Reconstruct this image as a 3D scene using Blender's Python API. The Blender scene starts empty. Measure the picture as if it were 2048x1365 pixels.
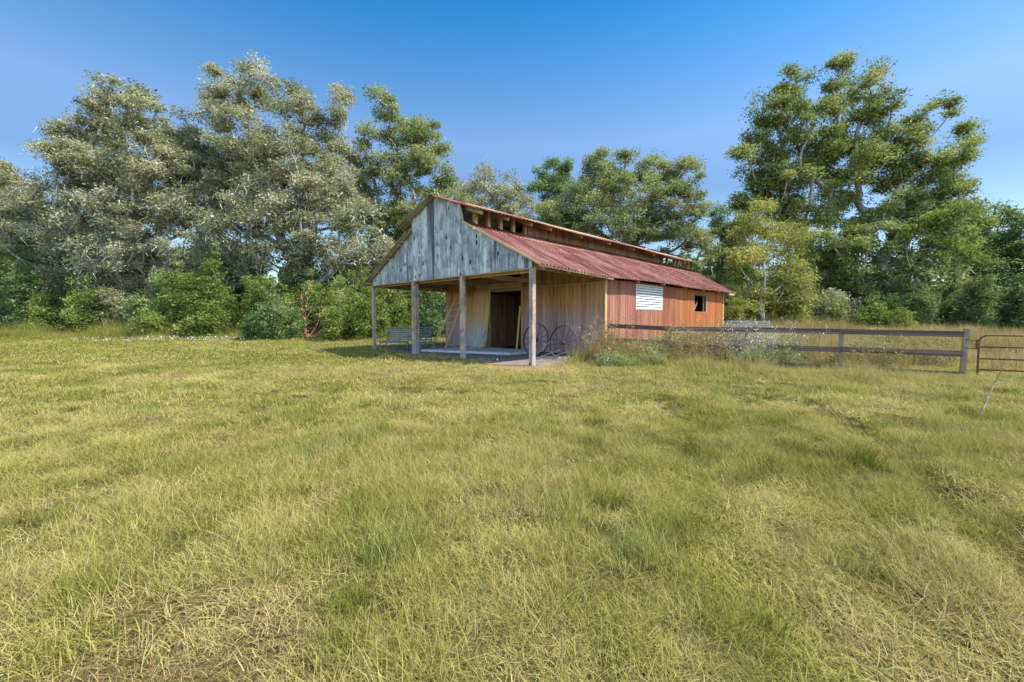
import bpy, math, random
import numpy as np
from mathutils import Vector, Matrix, Euler
R = math.radians
rng = np.random.default_rng(7)
random.seed(7)
sc = bpy.context.scene
col = sc.collection

# ---------------------------------------------------------------- camera
F_PX, HZ, EYE = 870.0, 638.0, 1.47            # focal length in px of the 2048 px wide photo, horizon row, eye height
PITCH = math.atan((682.5 - HZ) / F_PX)
cam = bpy.data.cameras.new("Camera")
cam.sensor_width = 36.0
cam.lens = 36.0 * F_PX / 2048
cam.clip_start, cam.clip_end = 0.05, 3000
co = bpy.data.objects.new("Camera", cam)
col.objects.link(co)
co.location = (0, 0, EYE)
co.rotation_euler = (math.pi / 2 - PITCH, 0, 0)
sc.camera = co

# ---------------------------------------------------------------- light
SUN_DIR = Vector((0.746, -0.153, 1.0)).normalized()      # towards the sun
el = math.asin(SUN_DIR.z)
az = math.atan2(SUN_DIR.x, SUN_DIR.y)
w = bpy.data.worlds.new("World")
sc.world = w
w.use_nodes = True
nt = w.node_tree
nt.nodes.clear()
sky = nt.nodes.new("ShaderNodeTexSky")
sky.sky_type = 'NISHITA'
sky.sun_disc = False
sky.sun_elevation = el
sky.sun_rotation = az
sky.altitude = 0
sky.air_density = 1.0
sky.dust_density = 0.35
sky.ozone_density = 2.2
hs = nt.nodes.new("ShaderNodeHueSaturation")
hs.inputs['Saturation'].default_value = 1.04
hs.inputs['Value'].default_value = 1.06
bg = nt.nodes.new("ShaderNodeBackground")
bg.inputs['Strength'].default_value = 0.15
wo = nt.nodes.new("ShaderNodeOutputWorld")
tc = nt.nodes.new("ShaderNodeTexCoord")
sx = nt.nodes.new("ShaderNodeSeparateXYZ")
cr = nt.nodes.new("ShaderNodeValToRGB")
ce = cr.color_ramp.elements
while len(ce) < 7: ce.new(.5)
for e_, (p_, c_) in zip(ce, ((0.0, (.52, .54, .52)), (.17, (.46, .49, .50)), (.26, (.37, .415, .455)), (.36, (.53, .57, .60)), (.49, (.28, .52, .62)), (.60, (.10, .44, .60)), (.75, (1.0, 1.0, 1.0)))):
    e_.position = p_; e_.color = (*c_, 1)
mm = nt.nodes.new("ShaderNodeMix"); mm.data_type = 'RGBA'; mm.blend_type = 'MULTIPLY'; mm.inputs[0].default_value = 1.0
nt.links.new(tc.outputs['Generated'], sx.inputs[0])
nt.links.new(sx.outputs['Z'], cr.inputs[0])
nt.links.new(sky.outputs[0], mm.inputs[6])
# sky behind the camera is boosted: added fill for shaded faces turned towards it
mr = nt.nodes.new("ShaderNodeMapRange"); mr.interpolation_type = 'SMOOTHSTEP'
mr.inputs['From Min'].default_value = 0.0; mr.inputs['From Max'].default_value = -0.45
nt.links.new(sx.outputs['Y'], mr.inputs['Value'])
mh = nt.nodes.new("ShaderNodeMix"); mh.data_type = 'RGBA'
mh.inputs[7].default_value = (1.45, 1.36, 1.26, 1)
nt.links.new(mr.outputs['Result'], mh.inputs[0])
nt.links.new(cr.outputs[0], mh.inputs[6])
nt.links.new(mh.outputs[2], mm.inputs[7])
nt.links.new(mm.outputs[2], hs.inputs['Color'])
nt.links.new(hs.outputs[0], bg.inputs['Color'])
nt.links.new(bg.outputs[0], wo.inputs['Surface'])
sun = bpy.data.lights.new("Sun", 'SUN')
sun.energy = 4.1
sun.angle = R(0.53)
sun.color = (1.0, 0.94, 0.84)
so = bpy.data.objects.new("Sun", sun)
col.objects.link(so)
so.rotation_euler = SUN_DIR.to_track_quat('Z', 'Y').to_euler()
so.location = (20, -5, 30)
sc.view_settings.view_transform = 'Standard'
sc.view_settings.look = 'None'
sc.view_settings.gamma = 1
sc.view_settings.exposure = 1.2
sc.render.engine = 'CYCLES'
sc.cycles.max_bounces = 8
sc.cycles.diffuse_bounces = 4
sc.cycles.transparent_max_bounces = 6

# ---------------------------------------------------------------- helpers
def at(px, py, Y):
    """world point on the depth plane Y that stands at a pixel of the photo"""
    dx = (px - 1024) / F_PX
    dz = (682.5 - py) / F_PX
    d = np.array([dx, math.cos(PITCH) + dz * math.sin(PITCH), dz * math.cos(PITCH) - math.sin(PITCH)])
    p = d * (Y / d[1])
    p[2] += EYE
    return p

def sstep(a, b, x):
    t = np.clip((x - a) / (b - a), 0, 1)
    return t * t * (3 - 2 * t)

def tag(o, label=None, cat=None, group=None, kind=None):
    if label: o['label'] = label
    if cat: o['category'] = cat
    if group: o['group'] = group
    if kind: o['kind'] = kind
    return o

def empty(name, loc, label, cat, group=None):
    o = bpy.data.objects.new(name, None)
    o.empty_display_size = 0.3
    o.location = loc
    col.objects.link(o)
    return tag(o, label, cat, group)

class MB:
    """collects shapes in world coordinates and links them as ONE mesh object"""
    def __init__(s):
        s.v, s.f, s.a = [], [], []
    def add(s, vs, fs, a=None):
        b = len(s.v)
        s.v += [tuple(p) for p in vs]
        s.f += [tuple(i + b for i in f) for f in fs]
        if a is None: a = random.random()
        s.a += [a] * len(fs)
    def hexa(s, p, a=None):     # p: 8 points, bottom ring then top ring
        s.add(p, [(3, 2, 1, 0), (4, 5, 6, 7), (0, 1, 5, 4), (1, 2, 6, 5), (2, 3, 7, 6), (3, 0, 4, 7)], a)
    def beam(s, p, q, w_, h_, up=(0, 0, 1), a=None, w2=None, h2=None):
        p, q = Vector(p), Vector(q)
        d = (q - p).normalized()
        up = Vector(up)
        if abs(d.dot(up)) > 0.98: up = Vector((1, 0, 0)) if abs(d.x) < .9 else Vector((0, 1, 0))
        x = d.cross(up).normalized()
        y = x.cross(d).normalized()
        w2 = w_ if w2 is None else w2
        h2 = h_ if h2 is None else h2
        pts = [p - x * w_ / 2 - y * h_ / 2, p + x * w_ / 2 - y * h_ / 2, p + x * w_ / 2 + y * h_ / 2, p - x * w_ / 2 + y * h_ / 2]
        pts += [q - x * w2 / 2 - y * h2 / 2, q + x * w2 / 2 - y * h2 / 2, q + x * w2 / 2 + y * h2 / 2, q - x * w2 / 2 + y * h2 / 2]
        s.hexa(pts, a)
    def tube(s, pts, r, n=8, a=None, closed=False):
        pts = [Vector(p) for p in pts]
        m = len(pts)
        rs = r if isinstance(r, (list, tuple)) else [r] * m
        vs, ref = [], None
        for i, p in enumerate(pts):
            if closed: d = pts[(i + 1) % m] - pts[i - 1]
            else: d = pts[min(i + 1, m - 1)] - pts[max(i - 1, 0)]
            d.normalize()
            if ref is None:
                ref = d.orthogonal().normalized()
            x = (ref - d * ref.dot(d)).normalized()
            ref = x
            y = d.cross(x)
            for k in range(n):
                t = 2 * math.pi * k / n
                vs.append(p + (x * math.cos(t) + y * math.sin(t)) * rs[i])
        fs = []
        for i in range(m if closed else m - 1):
            j = (i + 1) % m
            for k in range(n):
                l = (k + 1) % n
                fs.append((i * n + k, i * n + l, j * n + l, j * n + k))
        if not closed:
            fs.append(tuple(range(n - 1, -1, -1)))
            fs.append(tuple((m - 1) * n + k for k in range(n)))
        s.add(vs, fs, a)
    def build(s, name, mat, parent=None, smooth=False):
        o_ = Vector(parent_world(parent)) if parent else Vector((0, 0, 0))
        me = bpy.data.meshes.new(name)
        me.from_pydata([(p[0] - o_.x, p[1] - o_.y, p[2] - o_.z) for p in s.v], [], s.f)
        at_ = me.attributes.new('rnd', 'FLOAT', 'FACE')
        at_.data.foreach_set('value', s.a)
        me.materials.append(mat)
        if smooth: me.polygons.foreach_set('use_smooth', [True] * len(me.polygons))
        me.update()
        o = bpy.data.objects.new(name, me)
        col.objects.link(o)
        if parent: o.parent = parent
        return o

def build_each(mb, name, mat, parent, label=None):
    """every box that was added becomes a part of its own"""
    fi = 0
    for b in range(0, len(mb.v), 8):
        m = MB()
        m.v = mb.v[b:b + 8]
        m.f = [tuple(i - b for i in f) for f in mb.f[fi:fi + 6]]
        m.a = mb.a[fi:fi + 6]
        fi += 6
        o = m.build(name, mat, parent)
        if label: o['label'] = label

def parent_world(p):
    v = Vector((0, 0, 0))
    while p is not None:
        v += p.location
        p = p.parent
    return v

def mesh_np(name, V, Fq, mat, attrs=None, parent=None, link=True, smooth=False, loc=None):
    """fast mesh of quads from numpy arrays in world coordinates"""
    base = np.array(parent_world(parent)) if parent else np.zeros(3)
    if loc is not None: base = np.array(loc, float)
    me = bpy.data.meshes.new(name)
    n, m = len(V), len(Fq)
    k = Fq.shape[1]
    me.vertices.add(n)
    me.vertices.foreach_set('co', (V - base).astype(np.float32).ravel())
    me.loops.add(m * k)
    me.loops.foreach_set('vertex_index', Fq.astype(np.int32).ravel())
    me.polygons.add(m)
    me.polygons.foreach_set('loop_start', np.arange(0, m * k, k, dtype=np.int32))
    try: me.polygons.foreach_set('loop_total', np.full(m, k, dtype=np.int32))
    except Exception: pass
    for an, (dom, arr) in (attrs or {}).items():
        a = me.attributes.new(an, 'FLOAT', dom)
        a.data.foreach_set('value', arr.astype(np.float32).ravel())
    me.materials.append(mat)
    me.update(calc_edges=True)
    if smooth: me.polygons.foreach_set('use_smooth', np.ones(m, bool))
    o = bpy.data.objects.new(name, me)
    if link: col.objects.link(o)
    if parent: o.parent = parent
    if loc is not None: o.location = loc
    return o

# ---------------------------------------------------------------- material helpers
class NT:
    def __init__(s, name):
        s.m = bpy.data.materials.new(name)
        s.m.use_nodes = True
        s.t = s.m.node_tree
        s.t.nodes.clear()
        s.out = s.n('ShaderNodeOutputMaterial')
    def n(s, ty, **kw):
        x = s.t.nodes.new(ty)
        for k, v in kw.items(): setattr(x, k, v)
        return x
    def l(s, a, b): s.t.links.new(a, b)
    def val(s, sock, v):
        if hasattr(v, 'is_output') or isinstance(v, bpy.types.NodeSocket): s.l(v, sock)
        else: sock.default_value = v
    def math(s, op, a, b=0.0, clamp=False):
        x = s.n('ShaderNodeMath', operation=op, use_clamp=clamp)
        s.val(x.inputs[0], a); s.val(x.inputs[1], b)
        return x.outputs[0]
    def noise(s, vec, scale, detail=3, rough=.55):
        x = s.n('ShaderNodeTexNoise')
        if vec is not None: s.l(vec, x.inputs['Vector'])
        x.inputs['Scale'].default_value = scale
        x.inputs['Detail'].default_value = detail
        x.inputs['Roughness'].default_value = rough
        return x.outputs['Fac']
    def ramp(s, fac, stops, interp='LINEAR'):
        x = s.n('ShaderNodeValToRGB')
        x.color_ramp.interpolation = interp
        e = x.color_ramp.elements
        while len(e) < len(stops): e.new(0.5)
        for i, (p, c) in enumerate(stops):
            e[i].position = p
            e[i].color = (c[0], c[1], c[2], 1) if not isinstance(c, (int, float)) else (c, c, c, 1)
        s.val(x.inputs[0], fac)
        return x.outputs[0]
    def mix(s, f, a, b, mode='MIX'):
        x = s.n('ShaderNodeMix', data_type='RGBA', blend_type=mode)
        s.val(x.inputs[0], f)
        for i, c in ((6, a), (7, b)):
            if isinstance(c, bpy.types.NodeSocket): s.l(c, x.inputs[i])
            else: x.inputs[i].default_value = (c[0], c[1], c[2], 1)
        return x.outputs[2]
    def dot(s, vec, d):
        x = s.n('ShaderNodeVectorMath', operation='DOT_PRODUCT')
        s.l(vec, x.inputs[0])
        x.inputs[1].default_value = d
        return x.outputs['Value']
    def xyz(s, a, b, c):
        x = s.n('ShaderNodeCombineXYZ')
        for i, v in enumerate((a, b, c)): s.val(x.inputs[i], v)
        return x.outputs[0]
    def attr(s, name, ty='GEOMETRY'):
        x = s.n('ShaderNodeAttribute', attribute_type=ty, attribute_name=name)
        return x.outputs['Fac']
    def principled(s, colr, rough=.85, bump=None, bstr=.3, bdist=.01, metal=0.0, spec=.3):
        p = s.n('ShaderNodeBsdfPrincipled')
        if isinstance(colr, bpy.types.NodeSocket): s.l(colr, p.inputs['Base Color'])
        else: p.inputs['Base Color'].default_value = (*colr, 1)
        s.val(p.inputs['Roughness'], rough)
        s.val(p.inputs['Metallic'], metal)
        p.inputs['Specular IOR Level'].default_value = spec
        if bump is not None:
            b = s.n('ShaderNodeBump')
            b.inputs['Strength'].default_value = bstr
            b.inputs['Distance'].default_value = bdist
            s.l(bump, b.inputs['Height'])
            s.l(b.outputs[0], p.inputs['Normal'])
        s.l(p.outputs[0], s.out.inputs[0])
        return s.m

def pos(t):
    return t.n('ShaderNodeNewGeometry').outputs['Position']

U_DIR = (-0.70710678, 0.70710678, 0.0)
V_DIR = (math.sin(R(43)), math.cos(R(43)), 0.0)

def wood(name, stops, axis, grain=26, knots=0.0, stain=None, zramp=None, rough=.85, vramp=None, long_axis='z'):
    """weathered timber: grain stretched along the boards, knots, stains; axis = horizontal direction across the boards"""
    t = NT(name)
    P = pos(t)
    s = t.dot(P, axis)
    z = t.dot(P, (0, 0, 1))
    if long_axis != 'z': s, z = z, s
    rnd = t.attr('rnd')
    off = t.math('MULTIPLY', rnd, 13.0)
    wv = t.noise(t.xyz(t.math('MULTIPLY', s, 1.4), t.math('MULTIPLY', z, .9), off), 1.6, 2)
    sw = t.math('ADD', s, t.math('MULTIPLY', wv, .16))
    g1 = t.noise(t.xyz(t.math('MULTIPLY', sw, grain), off, t.math('MULTIPLY', z, 1.1)), 1.0, 4, .65)
    g2 = t.noise(t.xyz(t.math('MULTIPLY', s, 1.7), off, t.math('MULTIPLY', z, .55)), 1.0, 3, .6)
    f = t.math('ADD', t.math('MULTIPLY', g1, .75), t.math('ADD', t.math('MULTIPLY', g2, .38), t.math('MULTIPLY', t.math('SUBTRACT', rnd, .5), .22)))
    f = t.math('SUBTRACT', f, .07)
    c = t.ramp(f, stops)
    if knots > 0:      # blotches where the old paint film has gone
        bl = t.noise(t.xyz(t.math('MULTIPLY', s, 1.3), 7.7, t.math('MULTIPLY', z, .8)), 2.2, 5, .7)
        c = t.mix(t.math('MULTIPLY', t.ramp(bl, [(.46, 0.0), (.56, 1.0)]), .62), c, (.125, .135, .15))
        bl2 = t.noise(t.xyz(t.math('MULTIPLY', s, 2.0), 1.7, t.math('MULTIPLY', z, 1.5)), 3.0, 5, .75)
        c = t.mix(t.math('MULTIPLY', t.ramp(bl2, [(.55, 0.0), (.62, 1.0)]), .5), c, (.42, .38, .31))
    if zramp:
        z0, z1, c2, amt = zramp
        m = t.math('ADD', t.math('MULTIPLY', t.math('SUBTRACT', z, z0), 1.0 / (z1 - z0)), t.math('MULTIPLY', t.math('SUBTRACT', g2, .5), 1.6))
        m = t.math('MULTIPLY', t.ramp(m, [(0.0, 1.0), (1.0, 0.0)]), amt)
        c = t.mix(m, c, t.ramp(f, c2))
    if vramp:
        v0, v1, c2, vd = vramp
        vv = t.dot(P, vd)
        m = t.math('ADD', t.math('MULTIPLY', t.math('SUBTRACT', vv, v0), 1.0 / (v1 - v0)), t.math('MULTIPLY', t.math('SUBTRACT', g2, .5), 1.3), True)
        c = t.mix(m, c, t.ramp(f, c2))
    if stain:
        th, scol, amt = stain
        n = t.noise(t.xyz(t.math('MULTIPLY', s, 1.9), 3.3, t.math('MULTIPLY', z, .16)), 1.0, 2, .5)
        m = t.math('MULTIPLY', t.ramp(n, [(th, 0.0), (th + .05, 1.0)]), amt)
        c = t.mix(m, c, scol)
    if knots > 0:
        v = t.n('ShaderNodeTexVoronoi')
        v.inputs['Scale'].default_value = 1.0
        t.l(t.xyz(t.math('MULTIPLY', s, 3.4), t.math('MULTIPLY', off, 5.0), t.math('MULTIPLY', z, 1.9)), v.inputs['Vector'])
        m = t.ramp(v.outputs['Distance'], [(knots * .75, 1.0), (knots * 1.25, 0.0)])
        c = t.mix(m, c, (.02, .018, .02))
    return t.principled(c, rough, g1, .5, .006)

def plain(name, c1, c2, scale=6, rough=.8, metal=0.0, bstr=.3, detail=4):
    t = NT(name)
    P = pos(t)
    n = t.noise(P, scale, detail)
    c = t.ramp(n, [(.32, c1), (.68, c2)])
    return t.principled(c, rough, n, bstr, .01, metal)

def leafmat(name, stops, trans=.40):
    t = NT(name)
    a = t.attr('tint')
    c = t.ramp(a, stops)
    d = t.n('ShaderNodeBsdfDiffuse')
    tr = t.n('ShaderNodeBsdfTranslucent')
    t.l(c, d.inputs[0]); t.l(t.mix(.35, c, (.30, .34, .04)), tr.inputs[0])
    mx = t.n('ShaderNodeMixShader')
    mx.inputs[0].default_value = trans
    t.l(d.outputs[0], mx.inputs[1]); t.l(tr.outputs[0], mx.inputs[2])
    t.l(mx.outputs[0], t.out.inputs[0])
    return t.m

M = {}
M['gable'] = wood('weathered_siding', [(.25, (0.109, 0.121, 0.138)), (.42, (0.326, 0.371, 0.385)), (.6, (0.565, 0.612, 0.605)), (.8, (0.760, 0.776, 0.737))], U_DIR, 24, .17,
                  (.58, (.04, .045, .065), .8))
M['front'] = wood('brown_siding', [(.25, (0.191, 0.094, 0.038)), (.5, (0.405, 0.212, 0.090)), (.75, (0.500, 0.313, 0.181))], U_DIR, 22, 0,
                  None, (0.9, 2.3, [(.25, (0.162, 0.117, 0.139)), (.5, (0.309, 0.242, 0.287)), (.8, (0.427, 0.360, 0.425))], .9))
M['side'] = wood('red_siding', [(.22, (0.099, 0.029, 0.021)), (.45, (0.224, 0.083, 0.056)), (.62, (0.290, 0.129, 0.087)), (.85, (0.382, 0.211, 0.144))], V_DIR, 20, 0,
                 None, None, .85, (10.3 + 7.2, 10.3 + 13.0, [(.22, (0.119, 0.034, 0.010)), (.45, (0.264, 0.083, 0.021)), (.62, (0.343, 0.117, 0.031)), (.85, (0.409, 0.193, 0.077))], V_DIR))
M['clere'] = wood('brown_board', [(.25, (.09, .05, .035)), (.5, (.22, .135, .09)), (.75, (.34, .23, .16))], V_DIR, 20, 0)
M['frame'] = wood('barn_timber', [(.25, (.22, .14, .07)), (.5, (.46, .31, .17)), (.75, (.60, .44, .27))], U_DIR, 26, 0)
M['post'] = wood('post_timber', [(.25, (.18, .12, .085)), (.5, (.42, .30, .22)), (.78, (.58, .45, .34))], (.9, .3, 0), 34, .07,
                 None, (0.05, 1.0, [(.25, (.2, .18, .17)), (.5, (.36, .34, .32)), (.8, (.5, .48, .45))], .6))
M['trim'] = wood('yellow_trim', [(.25, (.30, .18, .07)), (.5, (.50, .34, .15)), (.8, (.62, .46, .24))], U_DIR, 24, 0)
M['ply'] = wood('plywood', [(.25, (.25, .14, .06)), (.5, (.50, .32, .16)), (.78, (.62, .44, .25))], U_DIR, 16, 0,
                None, (0.25, 1.5, [(.25, (.16, .18, .19)), (.5, (.34, .38, .40)), (.8, (.52, .55, .56))], .95))
M['greywood'] = wood('grey_timber', [(.25, (.11, .10, .095)), (.5, (.25, .23, .21)), (.8, (.42, .39, .35))], U_DIR, 26, 0)
M['fence'] = wood('fence_board', [(.25, (0.041, 0.030, 0.027)), (.48, (0.086, 0.060, 0.051)), (.62, (0.192, 0.133, 0.107)), (.8, (0.421, 0.298, 0.237))], (.6, .6, 0), 24, 0, long_axis='h')
M['fpost'] = wood('fence_timber', [(.25, (0.105, 0.092, 0.068)), (.5, (0.273, 0.221, 0.150)), (.8, (0.630, 0.534, 0.330))], (.6, .6, 0), 26, 0)
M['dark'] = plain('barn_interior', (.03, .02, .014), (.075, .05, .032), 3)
M['concrete'] = plain('slab_concrete', (.36, .37, .40), (.52, .53, .55), 5, .9)
M['rust'] = plain('rusty_steel', (.10, .035, .022), (.26, .11, .065), 22, .75, .1)
M['iron'] = plain('dark_iron', (.045, .022, .02), (.13, .06, .045), 30, .7, .2)
M['white'] = plain('white_paint', (.48, .50, .48), (.64, .65, .63), 2.5, .45, 0, .05)
M['whitemetal'] = plain('white_pipe', (.34, .35, .34), (.52, .53, .51), 9, .5)
M['swing'] = plain('swing_paint', (.075, .095, .105), (.16, .19, .20), 20, .6)
M['swinglight'] = plain('swing_light_paint', (.30, .38, .42), (.46, .54, .57), 15, .55)
M['plate'] = plain('sign_metal', (.16, .18, .20), (.30, .33, .36), 18, .5, .3)
M['straw'] = plain('broom_straw', (.30, .22, .11), (.50, .40, .24), 40)
M['sack'] = plain('pale_board', (.28, .22, .15), (.46, .38, .28), 6)

def roof_material(name, ca, cb, cc, under):
    t = NT(name)
    P = pos(t)
    v = t.dot(P, V_DIR); u = t.dot(P, U_DIR)
    n1 = t.noise(t.xyz(t.math('MULTIPLY', v, 1.2), t.math('MULTIPLY', u, .35), 0.0), 1.3, 4, .6)
    n2 = t.noise(P, 14, 4, .7)
    st = t.noise(t.xyz(t.math('MULTIPLY', v, 9.0), t.math('MULTIPLY', u, .5), 2.0), 1.0, 3)
    f = t.math('ADD', t.math('MULTIPLY', n1, .5), t.math('ADD', t.math('MULTIPLY', n2, .25), t.math('MULTIPLY', st, .3)))
    c = t.ramp(f, [(.42, ca), (.51, cb), (.60, cc)])
    sheet = t.math('FRACT', t.math('MULTIPLY', v, 1 / .66))
    wn = t.n('ShaderNodeTexWhiteNoise', noise_dimensions='1D')
    t.l(t.math('FLOOR', t.math('MULTIPLY', v, 1 / .66)), wn.inputs['W'])
    c = t.mix(t.math('MULTIPLY', wn.outputs[0], .22), c, ca)
    g = t.n('ShaderNodeNewGeometry')
    return t.principled(c, .8, n2, .15, .005, 0, .12)
M['roof'] = roof_material('red_metal_roofing', (0.064, 0.020, 0.014), (0.144, 0.049, 0.040), (0.229, 0.114, 0.102), None)
M['roof_under'] = plain('galvanised_roofing', (.30, .27, .17), (.47, .43, .30), 3, .6, .1)

# bark
def bark(name, a, b, c_):
    t = NT(name)
    P = pos(t)
    n = t.noise(P, 5, 5, .65)
    n2 = t.noise(t.xyz(t.dot(P, (1, 0, 0)), t.dot(P, (0, 1, 0)), t.math('MULTIPLY', t.dot(P, (0, 0, 1)), .3)), 16, 3)
    f = t.math('ADD', t.math('MULTIPLY', n, .6), t.math('MULTIPLY', n2, .4))
    return t.principled(t.ramp(f, [(.36, a), (.5, b), (.64, c_)]), .95, n2, .6, .03)
M['bark'] = bark('oak_bark', (.09, .075, .06), (.26, .235, .195), (.50, .47, .41))
M['bark_dark'] = bark('dark_bark', (.05, .04, .033), (.16, .13, .10), (.33, .30, .25))
M['bark_pale'] = bark('pale_bark', (.16, .14, .11), (.36, .33, .28), (.55, .52, .46))
M['bark_pink'] = bark('reddish_bark', (.16, .07, .05), (.36, .18, .13), (.55, .36, .28))
K = {
 'grey':   leafmat('leaf_greygreen', [(0, (.05, .055, .03)), (.4, (.27, .275, .155)), (.75, (.45, .445, .275)), (1, (.60, .56, .41))]),
 'oak': leafmat('leaf_olive', [(0, (0.035, 0.046, 0.017)), (.45, (0.230, 0.276, 0.115)), (.8, (0.402, 0.437, 0.196)), (1, (0.575, 0.540, 0.322))]),
 'tall':   leafmat('leaf_tall', [(0, (.03, .045, .014)), (.45, (.21, .265, .085)), (.8, (.38, .42, .16)), (1, (.50, .42, .20))]),
 'yellow': leafmat('leaf_yellow', [(0, (.11, .13, .035)), (.45, (.29, .31, .08)), (.8, (.46, .44, .12)), (1, (.55, .42, .18))]),
 'dark': leafmat('leaf_dark', [(0, (0.044, 0.083, 0.037)), (.45, (0.127, 0.216, 0.083)), (.8, (0.253, 0.354, 0.140)), (1, (0.430, 0.468, 0.228))]),
 'bright': leafmat('leaf_bright', [(0, (0.057, 0.090, 0.024)), (.45, (0.180, 0.244, 0.061)), (.8, (0.322, 0.370, 0.103)), (1, (0.454, 0.415, 0.159))]),
 'red':    leafmat('leaf_red', [(0, (0.108, 0.063, 0.033)), (.45, (0.342, 0.216, 0.090)), (.8, (0.594, 0.342, 0.162)), (1, (0.800, 0.540, 0.324))]),
 'moss':   leafmat('moss_grey', [(0, (0.204, 0.183, 0.144)), (.5, (0.531, 0.490, 0.400)), (1, (0.800, 0.800, 0.775))], .15),
 'tuft':   leafmat('leaf_tuft', [(0, (.10, .14, .03)), (.45, (.19, .24, .06)), (.8, (.33, .35, .10)), (1, (.46, .42, .18))]),
 'weed':   leafmat('leaf_weed', [(0, (0.073, 0.061, 0.024)), (.4, (0.218, 0.182, 0.067)), (.75, (0.387, 0.303, 0.121)), (1, (0.557, 0.448, 0.242))]),
}

# ---------------------------------------------------------------- terrain
_k = np.random.default_rng(3)
WAVES = [(_k.uniform(0, 2 * np.pi), _k.uniform(0, 2 * np.pi), lam, amp) for lam, amp in
         [(9, .035), (6, .03), (4.1, .025), (2.7, .018), (1.9, .014), (1.3, .010), (.9, .007), (.7, .006), (.53, .005)] for _ in range(3)]
RUTS = [([(2.3, 1.0), (3.15, 2.7), (3.83, 4.03), (4.45, 5.6), (4.7, 6.9), (4.7, 8.8)], .12, .20),
        ([(1.2, 0.5), (1.35, 2.2), (1.75, 4.0), (2.2, 6.0), (2.6, 8.2)], .035, .22)]

def seg_dist(x, y, pts):
    d = np.full(np.shape(x), 1e9)
    for (ax, ay), (bx, by) in zip(pts[:-1], pts[1:]):
        vx, vy = bx - ax, by - ay
        t = np.clip(((x - ax) * vx + (y - ay) * vy) / (vx * vx + vy * vy), 0, 1)
        d = np.minimum(d, np.hypot(x - ax - t * vx, y - ay - t * vy))
    return d

MUV = np.linalg.inv(np.array([[U_DIR[0], V_DIR[0]], [U_DIR[1], V_DIR[1]]]))
P4 = np.array([.62, 13.5])
def to_uv(x, y):
    dx, dy = x - P4[0], y - P4[1]
    return MUV[0, 0] * dx + MUV[0, 1] * dy, MUV[1, 0] * dx + MUV[1, 1] * dy

def vnoise(x, y, s, seed):
    """smooth value noise 0..1"""
    x = np.asarray(x) / s; y = np.asarray(y) / s
    xi = np.floor(x).astype(np.int64); yi = np.floor(y).astype(np.int64)
    fx = x - xi; fy = y - yi
    fx = fx * fx * (3 - 2 * fx); fy = fy * fy * (3 - 2 * fy)
    def h(a, b):
        n = (a * 374761393 + b * 668265263 + seed * 1442695) & 0x7fffffff
        n = ((n ^ (n >> 13)) * 1274126177) & 0x7fffffff
        return ((n ^ (n >> 16)) & 0xffff) / 65535.0
    return (h(xi, yi) * (1 - fx) + h(xi + 1, yi) * fx) * (1 - fy) + (h(xi, yi + 1) * (1 - fx) + h(xi + 1, yi + 1) * fx) * fy

def height(x, y):
    x = np.asarray(x, float); y = np.asarray(y, float)
    z = np.zeros(np.broadcast(x, y).shape)
    for a, p, lam, amp in WAVES:
        z = z + amp * .5 * np.sin((x * math.cos(a) + y * math.sin(a)) * 2 * np.pi / lam + p)
    u, v = to_uv(x, y)
    du = np.maximum(np.maximum(-1.0 - u, u - 11.2), 0); dv = np.maximum(np.maximum(-1.0 - v, v - 19), 0)
    flat = sstep(0, 2.5, np.hypot(du, dv))
    z = z * flat
    lump = .011 + .030 * sstep(.6, 2.4, x) * (1 - sstep(10, 14, y))
    z = z + flat * lump * (vnoise(x, y, .37, 9) + .6 * vnoise(x, y, .19, 10) - .8) * 1.6
    for pts, dep, wd in RUTS:
        d = seg_dist(x, y, pts)
        z = z - dep * np.exp(-(d / wd) ** 2) + dep * .45 * np.exp(-((d - wd * 2.1) / (wd * .9)) ** 2)
    z = z + .5 * sstep(28, 38, y) * sstep(-2, -7, x) + .6 * sstep(24, 36, y - .2 * x) * sstep(19, 24, x)
    return z

def axis_pts(parts):
    out = []
    for a, b, s in parts:
        out += list(np.arange(a, b - 1e-6, s))
    out.append(parts[-1][1])
    return np.array(out)
gx = axis_pts([(-900, -200, 100), (-200, -60, 14), (-60, -20, 2), (-20, -8, .4), (-8, 9, .09), (9, 22, .4), (22, 60, 2), (60, 200, 14), (200, 900, 100)])
gy = axis_pts([(-300, -60, 40), (-60, -6, 6), (-6, 0, 1), (0, 9, .09), (9, 26, .35), (26, 60, 1.2), (60, 200, 14), (200, 1500, 100)])
GX, GY = np.meshgrid(gx, gy)
GZ = height(GX, GY)

def zones(x, y):
    """what grows where: dry 0..1, litter 0..1, bare 0..1"""
    u, v = to_uv(x, y)
    wob = (vnoise(x, y, .9, 5) - .5) * .9
    inside = (u > -.3 + wob * .3) & (u < 10.9) & (v > -.2 + wob * .4) & (v < 18.5)
    bare = np.where(inside, 1.0, 0.0)
    # bare packed soil where the yard is used in front of the posts
    lit = np.exp(-(((u - 1.2) / 3.2) ** 2 + ((v + .5 + wob) / .8) ** 2)) * 1.3
    lit = np.clip(lit + np.exp(-(((u + .3) / 1.6) ** 2 + ((v - 2.0) / 2.0) ** 2)) * .9, 0, 1)
    n = .24 * vnoise(x, y, 3.1, 1) + .16 * vnoise(x, y, 1.1, 2) + .30 * vnoise(x, y, .4, 4) + .30 * vnoise(x, y, .2, 6)
    dry = n
    dry = dry + .13 * np.exp(-(((x + 3.5) / 4) ** 2 + ((y - 13) / 3) ** 2)) + .10 * sstep(3, 1.5, y)
    dry = dry - .16 * np.exp(-(seg_dist(x, y, RUTS[1][0]) / .45) ** 2) - .03 * sstep(1.2, 3.5, x) * (1 - sstep(9, 12, y))
    dry = dry - .08 * sstep(-3, -8, x)
    return dry, lit, bare

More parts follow.
